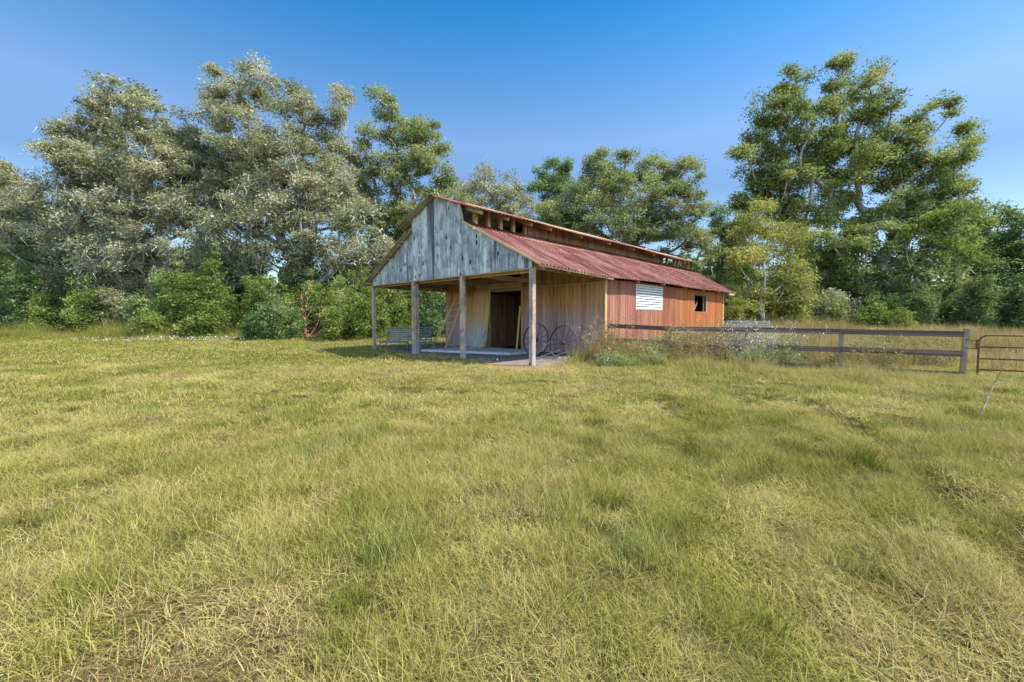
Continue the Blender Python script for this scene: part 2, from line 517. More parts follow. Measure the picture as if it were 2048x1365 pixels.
DRY, LIT, BARE = zones(GX, GY)
def ground_mat():
    t = NT('meadow_soil')
    P = pos(t)
    n1 = t.noise(P, 2.2, 5, .7)
    n2 = t.noise(P, 24, 4, .7)
    n3 = t.noise(P, .35, 4, .6)
    base = t.ramp(t.math('ADD', t.math('MULTIPLY', n1, .45), t.math('ADD', t.math('MULTIPLY', n2, .35), t.math('MULTIPLY', n3, .25))),
                  [(.36, (0.041, 0.035, 0.011)), (.52, (0.092, 0.078, 0.024)), (.68, (0.143, 0.116, 0.045))])
    litc = t.ramp(n2, [(.35, (.15, .085, .04)), (.65, (.36, .22, .11))])
    soil = t.ramp(t.math('ADD', t.math('MULTIPLY', n2, .5), t.math('MULTIPLY', n1, .5)), [(.35, (.10, .085, .07)), (.62, (.25, .225, .20))])
    c = t.mix(t.attr('lit'), base, litc)
    c = t.mix(t.attr('bare'), c, soil)
    return t.principled(c, 1.0, n2, .8, .03, 0, .1)
M['ground'] = ground_mat()
nx, ny = len(gx), len(gy)
idx = np.arange(nx * ny).reshape(ny, nx)
Fq = np.stack([idx[:-1, :-1], idx[:-1, 1:], idx[1:, 1:], idx[1:, :-1]], -1).reshape(-1, 4)
g = mesh_np('ground', np.stack([GX, GY, GZ], -1).reshape(-1, 3), Fq, M['ground'],
            {'lit': ('POINT', LIT), 'bare': ('POINT', BARE), 'dry': ('POINT', DRY)}, smooth=True)
tag(g, kind='structure')
def gz(x, y): return float(height(np.array([x]), np.array([y]))[0])

# ---------------------------------------------------------------- barn
def B(u, v, z):
    return Vector((P4[0] + u * U_DIR[0] + v * V_DIR[0], P4[1] + u * U_DIR[1] + v * V_DIR[1], z))
W = 10.2
UM, UM2 = 3.3, 6.75            # the raised middle
VW, LB = 4.3, 18.05            # front wall of the closed part, rear wall
def roofz(u):                  # underside line of the low roofs
    if u <= UM: return 3.3 + .5 * u
    if u >= UM2: return 3.3 + .5 * (W - u) - .03
    return 5.27 + .36 * (min(u, 2 * 5.02 - u) - 2.5)
SW = [(0, 0), (1.6, -.05), (3.8, -.12), (6, -.075), (9, -.05), (12, -.10), (15, -.08), (19, -.06), (22, 0)]
def sag(v, k=1.0):
    xs = [a for a, b in SW]; ys = [b for a, b in SW]
    return float(np.interp(v, xs, ys)) * k
barn = empty('barn', B(0, 0, 0), 'weathered timber barn with open porch, grey gable and rusty red metal roof', 'barn')

def bx(mb, u0, u1, v0, v1, z0, z1, a=None):
    mb.hexa([B(u0, v0, z0), B(u1, v0, z0), B(u1, v1, z0), B(u0, v1, z0), B(u0, v0, z1), B(u1, v0, z1), B(u1, v1, z1), B(u0, v1, z1)], a)

def siding_u(mb, ua, ub, v, topf, botf, step=.205, gap=.012, th=.02, back=True, sgn=-1):
    """grooved vertical siding in a plane v = const; boards follow the roof line"""
    u = ua
    while u < ub - 1e-4:
        n = min(u + step, ub)
        a0, a1 = u, n - gap
        r_ = random.random()
        o = random.uniform(0, .003)
        pts = []
        for zz in (botf, topf):
            for (uu, vv) in ((a0, v + sgn * (th + o)), (a1, v + sgn * (th + o)), (a1, v), (a0, v)):
                pts.append(B(uu, vv, zz(uu)))
        mb.hexa(pts, r_)
        if back:
            pts = []
            for zz in (botf, topf):
                for (uu, vv) in ((a1, v + sgn * .008), (n, v + sgn * .008), (n, v + .001), (a1, v + .001)):
                    pts.append(B(uu, vv, zz(uu)))
            mb.hexa(pts, 0.0)
        u = n

def siding_v(mb, va, vb, u, topf, botf, step=.205, gap=.012, th=.02, sgn=-1, sag_t=True):
    v = va
    while v < vb - 1e-4:
        n = min(v + step, vb)
        a1 = n - gap
        r_ = random.random()
        o = random.uniform(0, .003)
        for (x0, x1, d, rr) in ((v, a1, th + o, r_), (a1, n, .008, 0.0)):
            pts = []
            for zz in (botf, topf):
                for (vv, uu) in ((x0, u + sgn * d), (x1, u + sgn * d), (x1, u), (x0, u)):
                    pts.append(B(uu, vv, zz(vv)))
            mb.hexa(pts, rr)
        v = n

# gable siding: lower skirt z 3.04, follows the low roofs, stands straight beside the raised middle
def gtop(u):
    if u < UM: return roofz(u) - .015
    if u > UM2: return roofz(u) - .015
    return roofz(u) - .02
mb = MB()
gb = lambda u: 3.04 + .012 * math.sin(u * 1.7)
siding_u(mb, 0.0, UM, 0, gtop, gb)
siding_u(mb, UM, 5.02, 0, gtop, gb)
siding_u(mb, 5.02, UM2, 0, gtop, gb)
siding_u(mb, UM2, W, 0, gtop, gb)
tag(mb.build('gable_wall', M['gable'], barn), 'grey weathered plywood gable with knots and dark water stains')
mb = MB()
bx(mb, 0.07, W - .07, .03, .075, 3.0, 3.22)           # header behind the gable skirt
bx(mb, 0.07, W - .07, .075, .12, 2.99, 3.2)
mb.beam(B(-.01, -.012, 3.02), B(W + .01, -.012, 3.02), .05, .04)
build_each(mb, 'header_beam', M['frame'], barn)

# four front posts
for (u, lean, wd) in ((0.0, .0, .15), (3.45, .01, .15), (6.72, -.01, .14), (W - .02, .0, .13)):
    mb = MB()
    a = B(u + .02, .04, -.15); b = B(u + .02 + lean, .04, 3.02 if u > .1 else 3.06)
    mb.beam(a, (a + b) / 2, wd, wd, up=(U_DIR[0], U_DIR[1], 0), a=.5)
    mb.beam((a + b) / 2, b, wd, wd, up=(U_DIR[0], U_DIR[1], 0), a=.5)
    if u > 6 and u < 8:
        mb.beam(a + Vector((.13, .05, 0)), b + Vector((.13, .05, -.05)), .07, .12, up=(U_DIR[0], U_DIR[1], 0), a=.2)
    mb.build('post', M['post'], barn)

# front wall of the closed part
mb = MB()
DU0, DU1, DZ = 4.4, 6.6, 2.80
zr = lambda u: roofz(u) - .05
siding_u(mb, 0.08, DU0, VW, lambda u: 2.87, lambda u: .03)
siding_u(mb, DU1, W - .05, VW, lambda u: 2.87, lambda u: .03)
siding_u(mb, 0.08, UM, VW + .03, zr, lambda u: 2.86)
siding_u(mb, UM, DU0 + .1, VW + .03, lambda u: 5.2, lambda u: 2.86)
siding_u(mb, DU0 + .1, 5.95, VW + .03, lambda u: 5.2, lambda u: 3.62)
siding_u(mb, 5.95, UM2, VW + .03, lambda u: 5.2, lambda u: 3.1)
siding_u(mb, UM2, W - .05, VW + .03, zr, lambda u: 2.86)
mb.build('front_wall', M['front'], barn)
mb = MB()
bx(mb, 0.05, 4.3, VW - .045, VW + .02, 2.845, 2.885)                 # drip board
bx(mb, DU0 - .05, DU1 + .9, VW - .07, VW + .03, 2.88, 3.16)             # header over the doorway
mb.beam(B(4.4, VW - .12, 3.22), B(8.3, VW - .12, 3.36), .05, .14)
bx(mb, DU0 - .1, DU0, VW - .05, VW + .1, 0, 2.88)
bx(mb, DU1, DU1 + .1, VW - .05, VW + .1, 0, 2.88)
bx(mb, DU0, DU1, VW - .04, VW + .06, 2.76, 2.86)
build_each(mb, 'door_frame', M['frame'], barn)

# right side wall with two windows
W1 = (6.72, 9.32, 1.86, 2.935)
W2 = (13.22, 15.1, 1.86, 2.72)
mb = MB()
stop = lambda v: roofz(0) - .27 + sag(v) * .3
b0 = lambda v: .04
siding_v(mb, VW + .1, W1[0], 0, stop, b0)
siding_v(mb, W1[0], W1[1], 0, lambda v: W1[2], b0)
siding_v(mb, W1[0], W1[1], 0, stop, lambda v: W1[3])
siding_v(mb, W1[1], W2[0], 0, stop, b0)
siding_v(mb, W2[0], W2[1], 0, lambda v: W2[2], b0)
siding_v(mb, W2[0], W2[1], 0, stop, lambda v: W2[3])
siding_v(mb, W2[1], LB - .1, 0, stop, b0)
tag(mb.build('side_wall', M['side'], barn), 'red and orange stained side wall of vertical siding')
mb = MB()
bx(mb, -.03, .05, VW - .03, VW + .09, .02, 3.02)
bx(mb, -.03, .05, LB - .1, LB + .02, .02, 3.02)
build_each(mb, 'corner_trim', M['trim'], barn)
mb = MB()
siding_v(mb, VW + .1, LB - .1, W, lambda v: 3.1, b0, sgn=1)
mb.build('side_wall', M['front'], barn)
mb = MB()
siding_u(mb, 0.05, W, LB, lambda u: min(roofz(u), 5.3) - .1, lambda u: .03, sgn=1)
mb.build('rear_wall', M['front'], barn)
# inside lining: studs and dark boards, so the doorway and window open on a real room
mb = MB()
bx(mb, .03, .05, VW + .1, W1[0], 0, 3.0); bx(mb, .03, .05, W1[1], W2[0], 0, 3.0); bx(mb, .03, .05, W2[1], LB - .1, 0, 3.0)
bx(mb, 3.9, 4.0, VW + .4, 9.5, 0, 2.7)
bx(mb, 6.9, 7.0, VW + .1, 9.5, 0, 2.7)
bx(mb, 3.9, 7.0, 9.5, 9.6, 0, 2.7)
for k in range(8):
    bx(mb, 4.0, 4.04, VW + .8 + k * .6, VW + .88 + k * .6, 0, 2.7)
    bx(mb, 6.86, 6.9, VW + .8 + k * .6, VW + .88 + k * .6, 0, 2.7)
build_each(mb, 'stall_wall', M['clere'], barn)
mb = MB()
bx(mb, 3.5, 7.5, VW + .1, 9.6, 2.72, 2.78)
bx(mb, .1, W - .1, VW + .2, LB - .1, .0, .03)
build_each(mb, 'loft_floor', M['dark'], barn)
# window 1: white slatted shutter
mb = MB()
v0, v1, z0, z1 = W1
bx(mb, -.035, .0, v0, v0 + .06, z0, z1); bx(mb, -.035, .0, v1 - .06, v1, z0, z1)
bx(mb, -.035, .0, v0 + .06, v1 - .06, z0, z0 + .045); bx(mb, -.035, .0, v0 + .06, v1 - .06, z1 - .045, z1)
wf = mb.build('window', M['white'], barn)
wf['label'] = 'white slatted window shutter'
mb = MB()
ns = 9
for k in range(ns):
    za = z0 + .045 + (z1 - z0 - .09) * k / ns
    zb = z0 + .045 + (z1 - z0 - .09) * (k + 1) / ns
    zm = za + (zb - za) * .70
    mb.hexa([B(-.055, v0 + .06, za), B(-.055, v1 - .06, za), B(-.042, v1 - .06, za), B(-.042, v0 + .06, za),
             B(-.022, v0 + .06, zm), B(-.022, v1 - .06, zm), B(-.010, v1 - .06, zm), B(-.010, v0 + .06, zm)])
mb.build('louvre', M['white'], wf)
mb = MB()
bx(mb, -.002, .004, v0 + .03, v1 - .03, z0 + .02, z1 - .02)
mb.build('backing', M['greywood'], wf)
# window 2: open timber frame
mb = MB()
v0, v1, z0, z1 = W2
bx(mb, -.03, .06, v0 - .02, v0 + .07, z0, z1); bx(mb, -.03, .06, v1 - .07, v1 + .02, z0, z1)
bx(mb, -.03, .06, v0 - .02, v1 + .02, z0 - .07, z0); bx(mb, -.03, .06, v0 - .02, v1 + .02, z1, z1 + .07)
bx(mb, .0, .05, v1 - .42, v1 - .36, z0, z1)
mb.beam(B(.08, v0 + .2, z0), B(.08, v0 + .75, z0 + .55), .05, .09)
tag(mb.build('window', M['clere'], barn), 'open window hole with bare timber frame')

# clerestory walls of the raised middle
def clere(u, sgn, skip):
    mb = MB()
    siding_v(mb, 3.45, 16.4, u, lambda v: 5.56, lambda v: 4.9, .17, .01, .018, sgn)
    o = mb.build('clerestory_wall', M['clere'], barn)
    mb = MB()
    for v in (0.52, 1.18, 1.84, 2.56, 3.28, 16.5, 17.2, 18.3, 18.9, 19.9, 20.6, 21.3):
        bx(mb, u - .07, u + .06, v - .07 if v < 16 else v - .05, v + .07 if v < 16 else v + .05, 4.92, 5.58)
    bx(mb, u - .05, u + .05, .03, 21.5, 5.56, 5.62)
    bx(mb, u - .05, u + .05, .03, 21.5, 4.84, 4.93)
    build_each(mb, 'clerestory_stud', M['frame'], barn)
clere(UM, -1, None)
clere(UM2, 1, None)
# rafters, purlins and trusses
mb = MB()
for v in (.25, 1.6, 2.95, 4.2, 6.5, 9, 11.5, 14, 16.5, 18.6):
    s_ = sag(v, .8)
    mb.beam(B(-.3, v, 3.06 + s_), B(UM, v, roofz(UM) - .14), .05, .14)
    mb.beam(B(W + .3, v, 3.03), B(UM2, v, roofz(UM2) - .14), .05, .14)
    mb.beam(B(2.6, v, 5.2), B(5.02, v, 6.05), .05, .12)
    mb.beam(B(7.4, v, 5.2), B(5.02, v, 6.05), .05, .12)
    if v < 1:
        mb.beam(B(.1, v, 3.0), B(W - .1, v, 3.0 + .02), .05, .14)
        mb.beam(B(6.9, v, 3.05), B(8.6, v, 4.0), .05, .1)
mb.beam(B(.02, 0.1, 3.1), B(.02, VW, 3.05), .09, .16)
mb.beam(B(W, 0.1, 3.02), B(W, VW, 3.0), .09, .18)
mb.beam(B(3.4, 0.1, 3.1), B(3.4, VW, 3.1), .07, .16)
mb.beam(B(6.7, 0.1, 3.1), B(6.7, VW, 3.1), .07, .16)
build_each(mb, 'rafter', M['frame'], barn)
mb = MB()
for i, u in enumerate((-.22, .75, 1.7, 2.6)):
    for va, vb in ((-.04, 4.2), (4.2, 9), (9, 14), (14, 18.8)):
        mb.beam(B(u, va, 3.17 + .5 * (u + .22) + sag(va, 1 - i * .3)), B(u, vb, 3.17 + .5 * (u + .22) + sag(vb, 1 - i * .3)), .08, .045)
for u in (10.45, 9.5, 8.5, 7.5):
    mb.beam(B(u, -.25, 3.14 + .49 * (10.45 - u)), B(u, 18.5, 3.14 + .49 * (10.45 - u)), .08, .045)
for u in (2.6, 3.7, 4.8, 5.3, 6.3, 7.3):
    mb.beam(B(u, -.22, roofz(u) - .012), B(u, 21.3, roofz(u) - .012), .08, .04)
build_each(mb, 'purlin', M['frame'], barn)
mb = MB()
mb.beam(B(-.36, -.02, 3.09), B(-.36, 4.3, 2.955), .03, .06)
mb.beam(B(-.36, 17.9, 2.97), B(-.36, 18.9, 2.98), .035, .14)
mb.beam(B(-.3, 18.3, 2.9), B(1.2, 18.9, 2.9), .05, .14)
build_each(mb, 'fascia', M['frame'], barn)

# corrugated roofs: real waves running down the slope
def corrugated(name, ua, ub, va, vb, zf, mat, pitch=.19, amp=.019, skew=None, rag=.0, lbl=None, und=M['roof_under']):
    nv = int((vb - va) / (pitch / 10))
    nu = 5
    vs = np.linspace(va, vb, nv)
    us = np.linspace(ua, ub, nu)
    UU, VV = np.meshgrid(us, vs)
    sheet = np.floor((VV - va) / .66)
    rs = np.random.default_rng(int(abs(ua * 100)) + 5)
    jit = rs.uniform(-1, 1, 200)[sheet.astype(int)]
    lift = rs.uniform(0, 1, 200)[sheet.astype(int)]
    Z = np.array([[zf(a, b) for a, b in zip(ra, rb)] for ra, rb in zip(UU, VV)])
    Z = Z + amp * (np.abs(np.cos(VV * np.pi / pitch)) ** 3 * 2 - 1) + lift * .006
    edge = (UU - ub) / (ua - ub)
    Ux = UU + jit * rag * (edge > .99) * np.sign(ua - ub)
    Vx = VV.copy()
    if skew:
        fr = (VV - va) / (vb - va)
        Vx = VV + fr * (np.vectorize(skew)(UU))
    X = P4[0] + Ux * U_DIR[0] + Vx * V_DIR[0]
    Y = P4[1] + Ux * U_DIR[1] + Vx * V_DIR[1]
    i = np.arange(nu * nv).reshape(nv, nu)
    q = np.stack([i[:-1, :-1], i[:-1, 1:], i[1:, 1:], i[1:, :-1]], -1).reshape(-1, 4)
    top = np.stack([X, Y, Z], -1).reshape(-1, 3)
    o = mesh_np(name, top, q, mat, parent=barn, smooth=True)
    if lbl: o['label'] = lbl
    o2 = mesh_np('roof_underside', top - np.array([0, 0, .006]), q, und, parent=o, smooth=True)
    # dark lap seams every few sheets
    return o
zl_r = lambda u, v: 3.3 + .5 * u + .03 + sag(v, 1 - .9 * (u + .4) / 3.8)
corrugated('roof_panel', -.42, UM + .03, -.07, 18.95, zl_r, M['roof'], skew=lambda u: .74 * (u + .42), rag=.012, lbl='low right roof of pinkish rusty corrugated metal')
zl_l = lambda u, v: 3.3 + .5 * (W - u) + .01 + .02 * math.sin(v)
corrugated('roof_panel', 10.72, UM2 - .03, -.34, 18.95, zl_l, M['roof'], rag=.03, lbl='low left roof')
zu = lambda u, v: 5.27 + .36 * (min(u, 10.04 - u) - 2.5) + .02 + .02 * math.sin(v * .7)
corrugated('roof_panel', 2.44, 5.0, -.3, 21.7, zu, M['roof'], rag=.02, lbl='upper right roof slope')
corrugated('roof_panel', 7.6, 5.04, -.34, 21.7, zu, M['roof'], rag=.02, lbl='upper left roof slope')
mb = MB()
for (a, b, h) in ((-.3, 7, .0), (6.9, 14.2, .004), (14.1, 21.7, .008)):
    mb.hexa([B(4.86, a, 6.145 + h), B(5.02, a, 6.205 + h), B(5.02, b, 6.205 + h), B(4.86, b, 6.145 + h),
             B(4.86, a, 6.15 + h), B(5.02, a, 6.21 + h), B(5.02, b, 6.21 + h), B(4.86, b, 6.15 + h)])
    mb.hexa([B(5.02, a, 6.205 + h), B(5.18, a, 6.145 + h), B(5.18, b, 6.145 + h), B(5.02, b, 6.205 + h),
             B(5.02, a, 6.21 + h), B(5.18, a, 6.15 + h), B(5.18, b, 6.15 + h), B(5.02, b, 6.21 + h)])
mb.build('ridge_cap', M['rust'], barn)
# lap seams: raised edges of sheets
mb = MB()
for v in (1.35, 1.42, 1.49, 3.98, 4.05, 4.12, 13.9, 13.98, 16.6, 16.68):
    mb = MB()
    for k in range(6):
        ua, ub = -.41 + k * .62, -.41 + (k + 1) * .62
        va_, vb_ = v + .74 * (ua + .42) * v / 19, v + .74 * (ub + .42) * v / 19
        mb.beam(B(ua, va_, zl_r(ua, v) + .019), B(ub, vb_, zl_r(ub, v) + .019), .016, .006)
    mb.build('roof_seam', M['iron'], barn)

mb = MB()
mb.beam(B(-.4, -.085, 3.115), B(UM, -.085, 4.955), .02, .07)
tag(mb.build('rake_board', M['trim'], barn))
# concrete floor of the porch
mb = MB()
mb.hexa([B(3.3, 2.4, -.05), B(7.6, .95, -.05), B(7.9, VW, -.05), B(3.3, VW, -.05), B(3.3, 2.4, .09), B(7.6, .95, .09), B(7.9, VW, .09), B(3.3, VW, .09)])
mb.build('porch_slab', M['concrete'], barn)

# ---------------------------------------------------------------- things around the barn
def wheel(u, v, z, r_, tilt, label, rot):
    c = B(u, v, z)
    t_ = empty('wagon_wheel', (c.x, c.y, c.z - r_), label, 'wagon wheel', 'old steel wagon wheels leaning in front of the barn wall')
    ax = Vector(U_DIR); up = (Vector((0, 0, 1)) + Vector(V_DIR) * tilt).normalized(); nn = ax.cross(up).normalized()
    P = lambda a, rr, d=0: c + (ax * math.cos(a) + up * math.sin(a)) * rr + nn * d
    mb = MB()
    n = 56
    vs, fs = [], []
    for k in range(n):
        a = 2 * math.pi * k / n
        vs += [P(a, r_, -.035), P(a, r_, .035), P(a, r_ - .018, .035), P(a, r_ - .018, -.035)]
        j = (k + 1) % n
        for q in range(4):
            fs.append((k * 4 + q, k * 4 + (q + 1) % 4, j * 4 + (q + 1) % 4, j * 4 + q))
    mb.add(vs, fs)
    mb.build('rim', M['iron'], t_)
    mb = MB()
    mb.tube([c - nn * .10, c - nn * .06, c + nn * .06, c + nn * .10], [.045, .085, .085, .045], 14)
    mb.build('hub', M['iron'], t_)
    for k in range(14):
        mb = MB()
        a = rot + 2 * math.pi * k / 14
        mb.tube([P(a, .07, -.03 if k % 2 else .03), P(a, r_ - .015)], .009, 6)
        mb.build('spoke', M['iron'], t_)
wheel(2.3, 2.85, .64, .66, .12, 'rusty spoked wagon wheel half hidden behind the front right barn post', .1)
wheel(.82, 2.72, .58, .65, .1, 'rusty spoked wagon wheel right of the other one, above the scrap sticks', .25)

# ladder
lad = empty('ladder', B(8.3, 3.2, 0), 'long wooden ladder leaning up against the barn wall behind the porch posts', 'ladder')
la, lb_ = B(9.0, 2.55, .0), B(8.15, 2.75, .02)
lc, ld = B(8.25, VW - .12, 3.5), B(7.85, VW - .12, 3.5)
for p, q in ((la, lc), (lb_, ld)):
    mb = MB(); mb.beam(p, q, .10, .05, up=V_DIR, a=.8); mb.build('rail', M['frame'], lad)
for k in range(1, 11):
    f = k / 11
    mb = MB(); mb.beam(la.lerp(lc, f), lb_.lerp(ld, f), .075, .035, a=.9); mb.build('rung', M['frame'], lad)
# plywood sheets leaning by the doorway
for i, (u0, u1, vb_, h, lab) in enumerate(((6.36, 7.5, 3.86, 2.96, 'tall brown plywood sheet with grey lower half leaning beside the dark doorway'),
                                     (7.45, 8.3, 3.95, 2.6, 'brown plywood sheet standing behind the ladder against the barn wall'))):
    mb = MB()
    p0, p1 = B(u0, vb_, .09), B(u1, vb_, .09)
    q0, q1 = B(u0 - (.0 if i == 0 else 0), VW - .1, h), B(u1, VW - .1, h)
    nn = Vector(V_DIR) * .02
    mb.hexa([p0, p1, p1 + nn, p0 + nn, q0, q1, q1 + nn, q0 + nn], .5)
    o = mb.build('plywood_sheet', M['ply'])
    tag(o, lab, 'plywood sheet', 'plywood sheets leaning against the barn wall')
# pole right of the doorway
mb = MB()
mb.beam(B(4.44, VW - .3, .09), B(4.40, VW - .1, 2.05), .075, .04, up=V_DIR, a=.4)
tag(mb.build('plank', M['trim']), 'narrow upright plank leaning at the right edge of the dark doorway', 'plank')
# standpipe
sp_ = empty('standpipe', B(6.75, 3.3, .09), 'white standpipe with round tap head in front of the leaning plywood', 'standpipe')
mb = MB(); c = B(6.75, 3.3, .09); mb.tube([c, c + Vector((0, 0, .62))], .018, 8); mb.build('pipe', M['whitemetal'], sp_)
mb = MB(); c = c + Vector((0, 0, .60))
mb.tube([c - Vector(U_DIR) * .06, c + Vector(U_DIR) * .07, c + Vector(U_DIR) * .1 - Vector((0, 0, .06))], .02, 8)
mb.tube([c, c + Vector((0, 0, .05)), c + Vector((0, 0, .07))], [.035, .04, .01], 10); mb.build('tap', M['whitemetal'], sp_)
# broom
br = empty('broom', B(6.42, 3.6, .09), 'old broom standing on its bristles just left inside the doorway', 'broom')
mb = MB(); mb.beam(B(6.4, 3.65, .45), B(6.5, VW - .1, 1.35), .03, .03); mb.build('handle', M['greywood'], br)
mb = MB(); mb.beam(B(6.37, 3.6, .10), B(6.4, 3.66, .5), .34, .07, up=V_DIR, w2=.1, h2=.04); mb.build('bristles', M['straw'], br)
mb = MB(); mb.beam(B(6.49, VW - .12, .98), B(6.5, VW - .12, 1.24), .17, .08, up=V_DIR)
tag(mb.build('electric_box', M['sack']), 'small pale box fixed at the left edge of the doorway above the broom', 'box')
# boards inside the doorway
for i, (u, v, wd, h, lab) in enumerate(((4.75, 5.3, .3, 1.5, 'pale upright board standing inside the dark doorway'),
                                        (5.1, 6.3, .5, .45, 'low dark crate in the back of the doorway'))):
    mb = MB()
    if i == 0:
        mb.beam(B(u, v, .03), B(u - .05, v + .25, h), wd, .04, up=V_DIR, a=.8)
        tag(mb.build('board', M['sack']), lab, 'board')
    else:
        for k in range(4):
            bx(mb, u - .3, u + .3, v - .2, v - .18, .04 + k * .11, .13 + k * .11)
            bx(mb, u - .3, u + .3, v + .18, v + .2, .04 + k * .11, .13 + k * .11)
        for du in (-.3, .27):
            bx(mb, u + du, u + du + .03, v - .18, v + .18, .04, .47)
        bx(mb, u - .26, u + .26, v - .17, v + .17, .04, .06)
        tag(mb.build('crate', M['clere']), lab, 'crate')
# log lying by the ladder
mb = MB(); mb.tube([B(8.0, 2.9, .16), B(7.5, 2.85, .17)], [.085, .08], 10)
tag(mb.build('log', M['bark']), 'short sawn log lying on the porch floor right of the ladder foot', 'log')
# scrap sticks by the second wheel
for i, (a, b, r_) in enumerate(((B(1.9, 2.3, .03), B(1.35, 2.6, .62), .022), (B(1.5, 2.2, .05), B(.6, 2.2, .1), .03), (B(1.45, 1.95, .04), B(.7, 2.35, .34), .03),
                         (B(.9, 1.9, .03), B(.35, 2.3, .3), .02), (B(1.7, 1.9, .03), B(1.0, 1.7, .05), .025))):
    mb = MB(); mb.beam(a, b, r_ * 2, r_ * 1.4)
    tag(mb.build('stick', M['greywood']), ['thin stick standing up between the wagon wheels', 'flat board scrap lying below the right wheel', 'slanting board scrap leaning on the right wheel',
        'short stick scrap at the weeds right of the wheels', 'board scrap lying nearest the front right post'][i], 'stick', 'wooden scraps under the wagon wheels')

# porch glider: slatted bench on a frame, with a second slatted chair to its right
def slat_bench(name, c, yaw, wid, label, cat, seat_m, back_m, arms=True, seat_h=.42, backh=.62):
    t_ = empty(name, c, label, cat)
    fx = Vector((math.cos(yaw), math.sin(yaw), 0)); fy = Vector((-math.sin(yaw), math.cos(yaw), 0)); fz = Vector((0, 0, 1))
    P = lambda a, b, h: Vector(c) + fx * a + fy * b + fz * h
    mb = MB()
    for k in range(5):
        mb.beam(P(-wid / 2, -.26 + k * .115, seat_h), P(wid / 2, -.26 + k * .115, seat_h), .09, .022, a=k / 5)
    mb.beam(P(-wid / 2, -.33, seat_h - .03), P(wid / 2, -.33, seat_h - .03), .03, .09)
    mb.build('seat', seat_m, t_)
    mb = MB()
    for k in range(6):
        h = .08 + k * backh / 6.2
        mb.beam(P(-wid / 2, .26 + h * .32, seat_h + h), P(wid / 2, .26 + h * .32, seat_h + h), .02, .075, a=k / 6)
    for a in (-wid / 2 + .05, 0, wid / 2 - .05):
        mb.beam(P(a, .28, seat_h - .05), P(a, .28 + backh * .32, seat_h + backh), .05, .025)
    mb.build('backrest', back_m, t_)
    for s in (-1, 1):
        if arms:
            mb = MB()
            mb.beam(P(s * (wid / 2 + .03), -.33, seat_h + .24), P(s * (wid / 2 + .03), .36, seat_h + .24), .07, .025)
            mb.beam(P(s * (wid / 2 + .03), -.28, seat_h - .02), P(s * (wid / 2 + .03), -.28, seat_h + .24), .04, .04)
            mb.build('armrest', seat_m, t_)
        for b in (-.28, .30):
            mb = MB()
            mb.beam(P(s * (wid / 2 + .02), b, .0), P(s * (wid / 2 + .02), b, seat_h), .045, .045)
            mb.build('leg', seat_m, t_)
    return t_
gb_ = B(8.95, .9, .0)
slat_bench('garden_bench', (gb_.x - .35, gb_.y, .0), R(-12), 1.35, 'long slatted grey garden bench between the two leftmost barn posts', 'bench', M['swing'], M['swing'])
gc_ = B(7.75, 1.5, .0)
slat_bench('garden_chair', (gc_.x - .15, gc_.y + .15, .0), R(18), .62, 'slatted dark grey garden chair right of the bench, behind the second post', 'chair', M['swing'], M['swing'], True, .40, .72)

# ---------------------------------------------------------------- fence and gate
FA, FB = Vector((3.45, 15.6, 0)), Vector((11.14, 10.7, 0))
fdir = (FB - FA).normalized(); fn = Vector((-fdir.y, fdir.x, 0))
fence = empty('board_fence', FA, 'dark three board fence running from the barn corner to the rusty gate', 'fence')
ss = (0.0, .235, .48, .735, 1.0)
hts = (1.32, 1.24, 1.23, 1.21, 1.19)
for s, h in zip(ss, hts):
    p = FA.lerp(FB, s)
    mb = MB()
    p = Vector((p.x, p.y, gz(p.x, p.y)))
    ln = fdir * .05 if s == 1.0 else Vector((0, 0, 0))
    mb.beam(p + fn * .07 - Vector((0, 0, .2)), p + fn * .07 + Vector((0, 0, h - .02)) + ln, .10, .10, up=(fdir.x, fdir.y, 0))
    mb.build('fence_post', M['fpost'], fence)
for (z0_, sa, wob) in ((1.10, 0.0, 0), (.60, 0.0, 0), (.09, .48, 0)):
    for a, b, ha, hb in zip(ss[:-1], ss[1:], hts[:-1], hts[1:]):
        if a < sa: continue
        p, q = FA.lerp(FB, a), FA.lerp(FB, b)
        mb = MB()
        dz0, dz1 = ha - 1.19, hb - 1.19
        if z0_ > .5 and z0_ < 1 and a == .235: dz0 -= .05; dz1 -= .09
        j0, j1 = random.uniform(-.012, .012), random.uniform(-.012, .012)
        mb.beam(p + fdir * .01 + Vector((0, 0, z0_ + dz0 + j0)), q - fdir * .01 + Vector((0, 0, z0_ + dz1 + j1)), .035, .145, a=random.random())
        mb.build('fence_board', M['fence'], fence)

gate = empty('farm_gate', (11.35, 10.25, 0), 'rusty tubular steel farm gate at the right end of the fence', 'gate')
G0 = Vector((11.14, 10.36, 0)); gd = Vector((.82, -.42, 0)).normalized(); GL = 3.6
mb = MB()
pts = []
rr = .16; top = 1.08; bot = -.02
pts.append(G0 + Vector((0, 0, bot)))
pts.append(G0 + Vector((0, 0, top - rr)))
for k in range(1, 6):
    a = k / 6 * math.pi / 2
    pts.append(G0 + gd * (rr - rr * math.cos(a)) + Vector((0, 0, top - rr + rr * math.sin(a))))
pts.append(G0 + gd * rr + Vector((0, 0, top)))
pts.append(G0 + gd * (GL - rr) + Vector((0, 0, top)))
for k in range(1, 6):
    a = k / 6 * math.pi / 2
    pts.append(G0 + gd * (GL - rr + rr * math.sin(a)) + Vector((0, 0, top - rr + rr * math.cos(a))))
pts.append(G0 + gd * GL + Vector((0, 0, top - rr)))
pts.append(G0 + gd * GL + Vector((0, 0, bot)))
mb.tube(pts, .022, 8)
mb.build('gate_frame', M['rust'], gate, True)
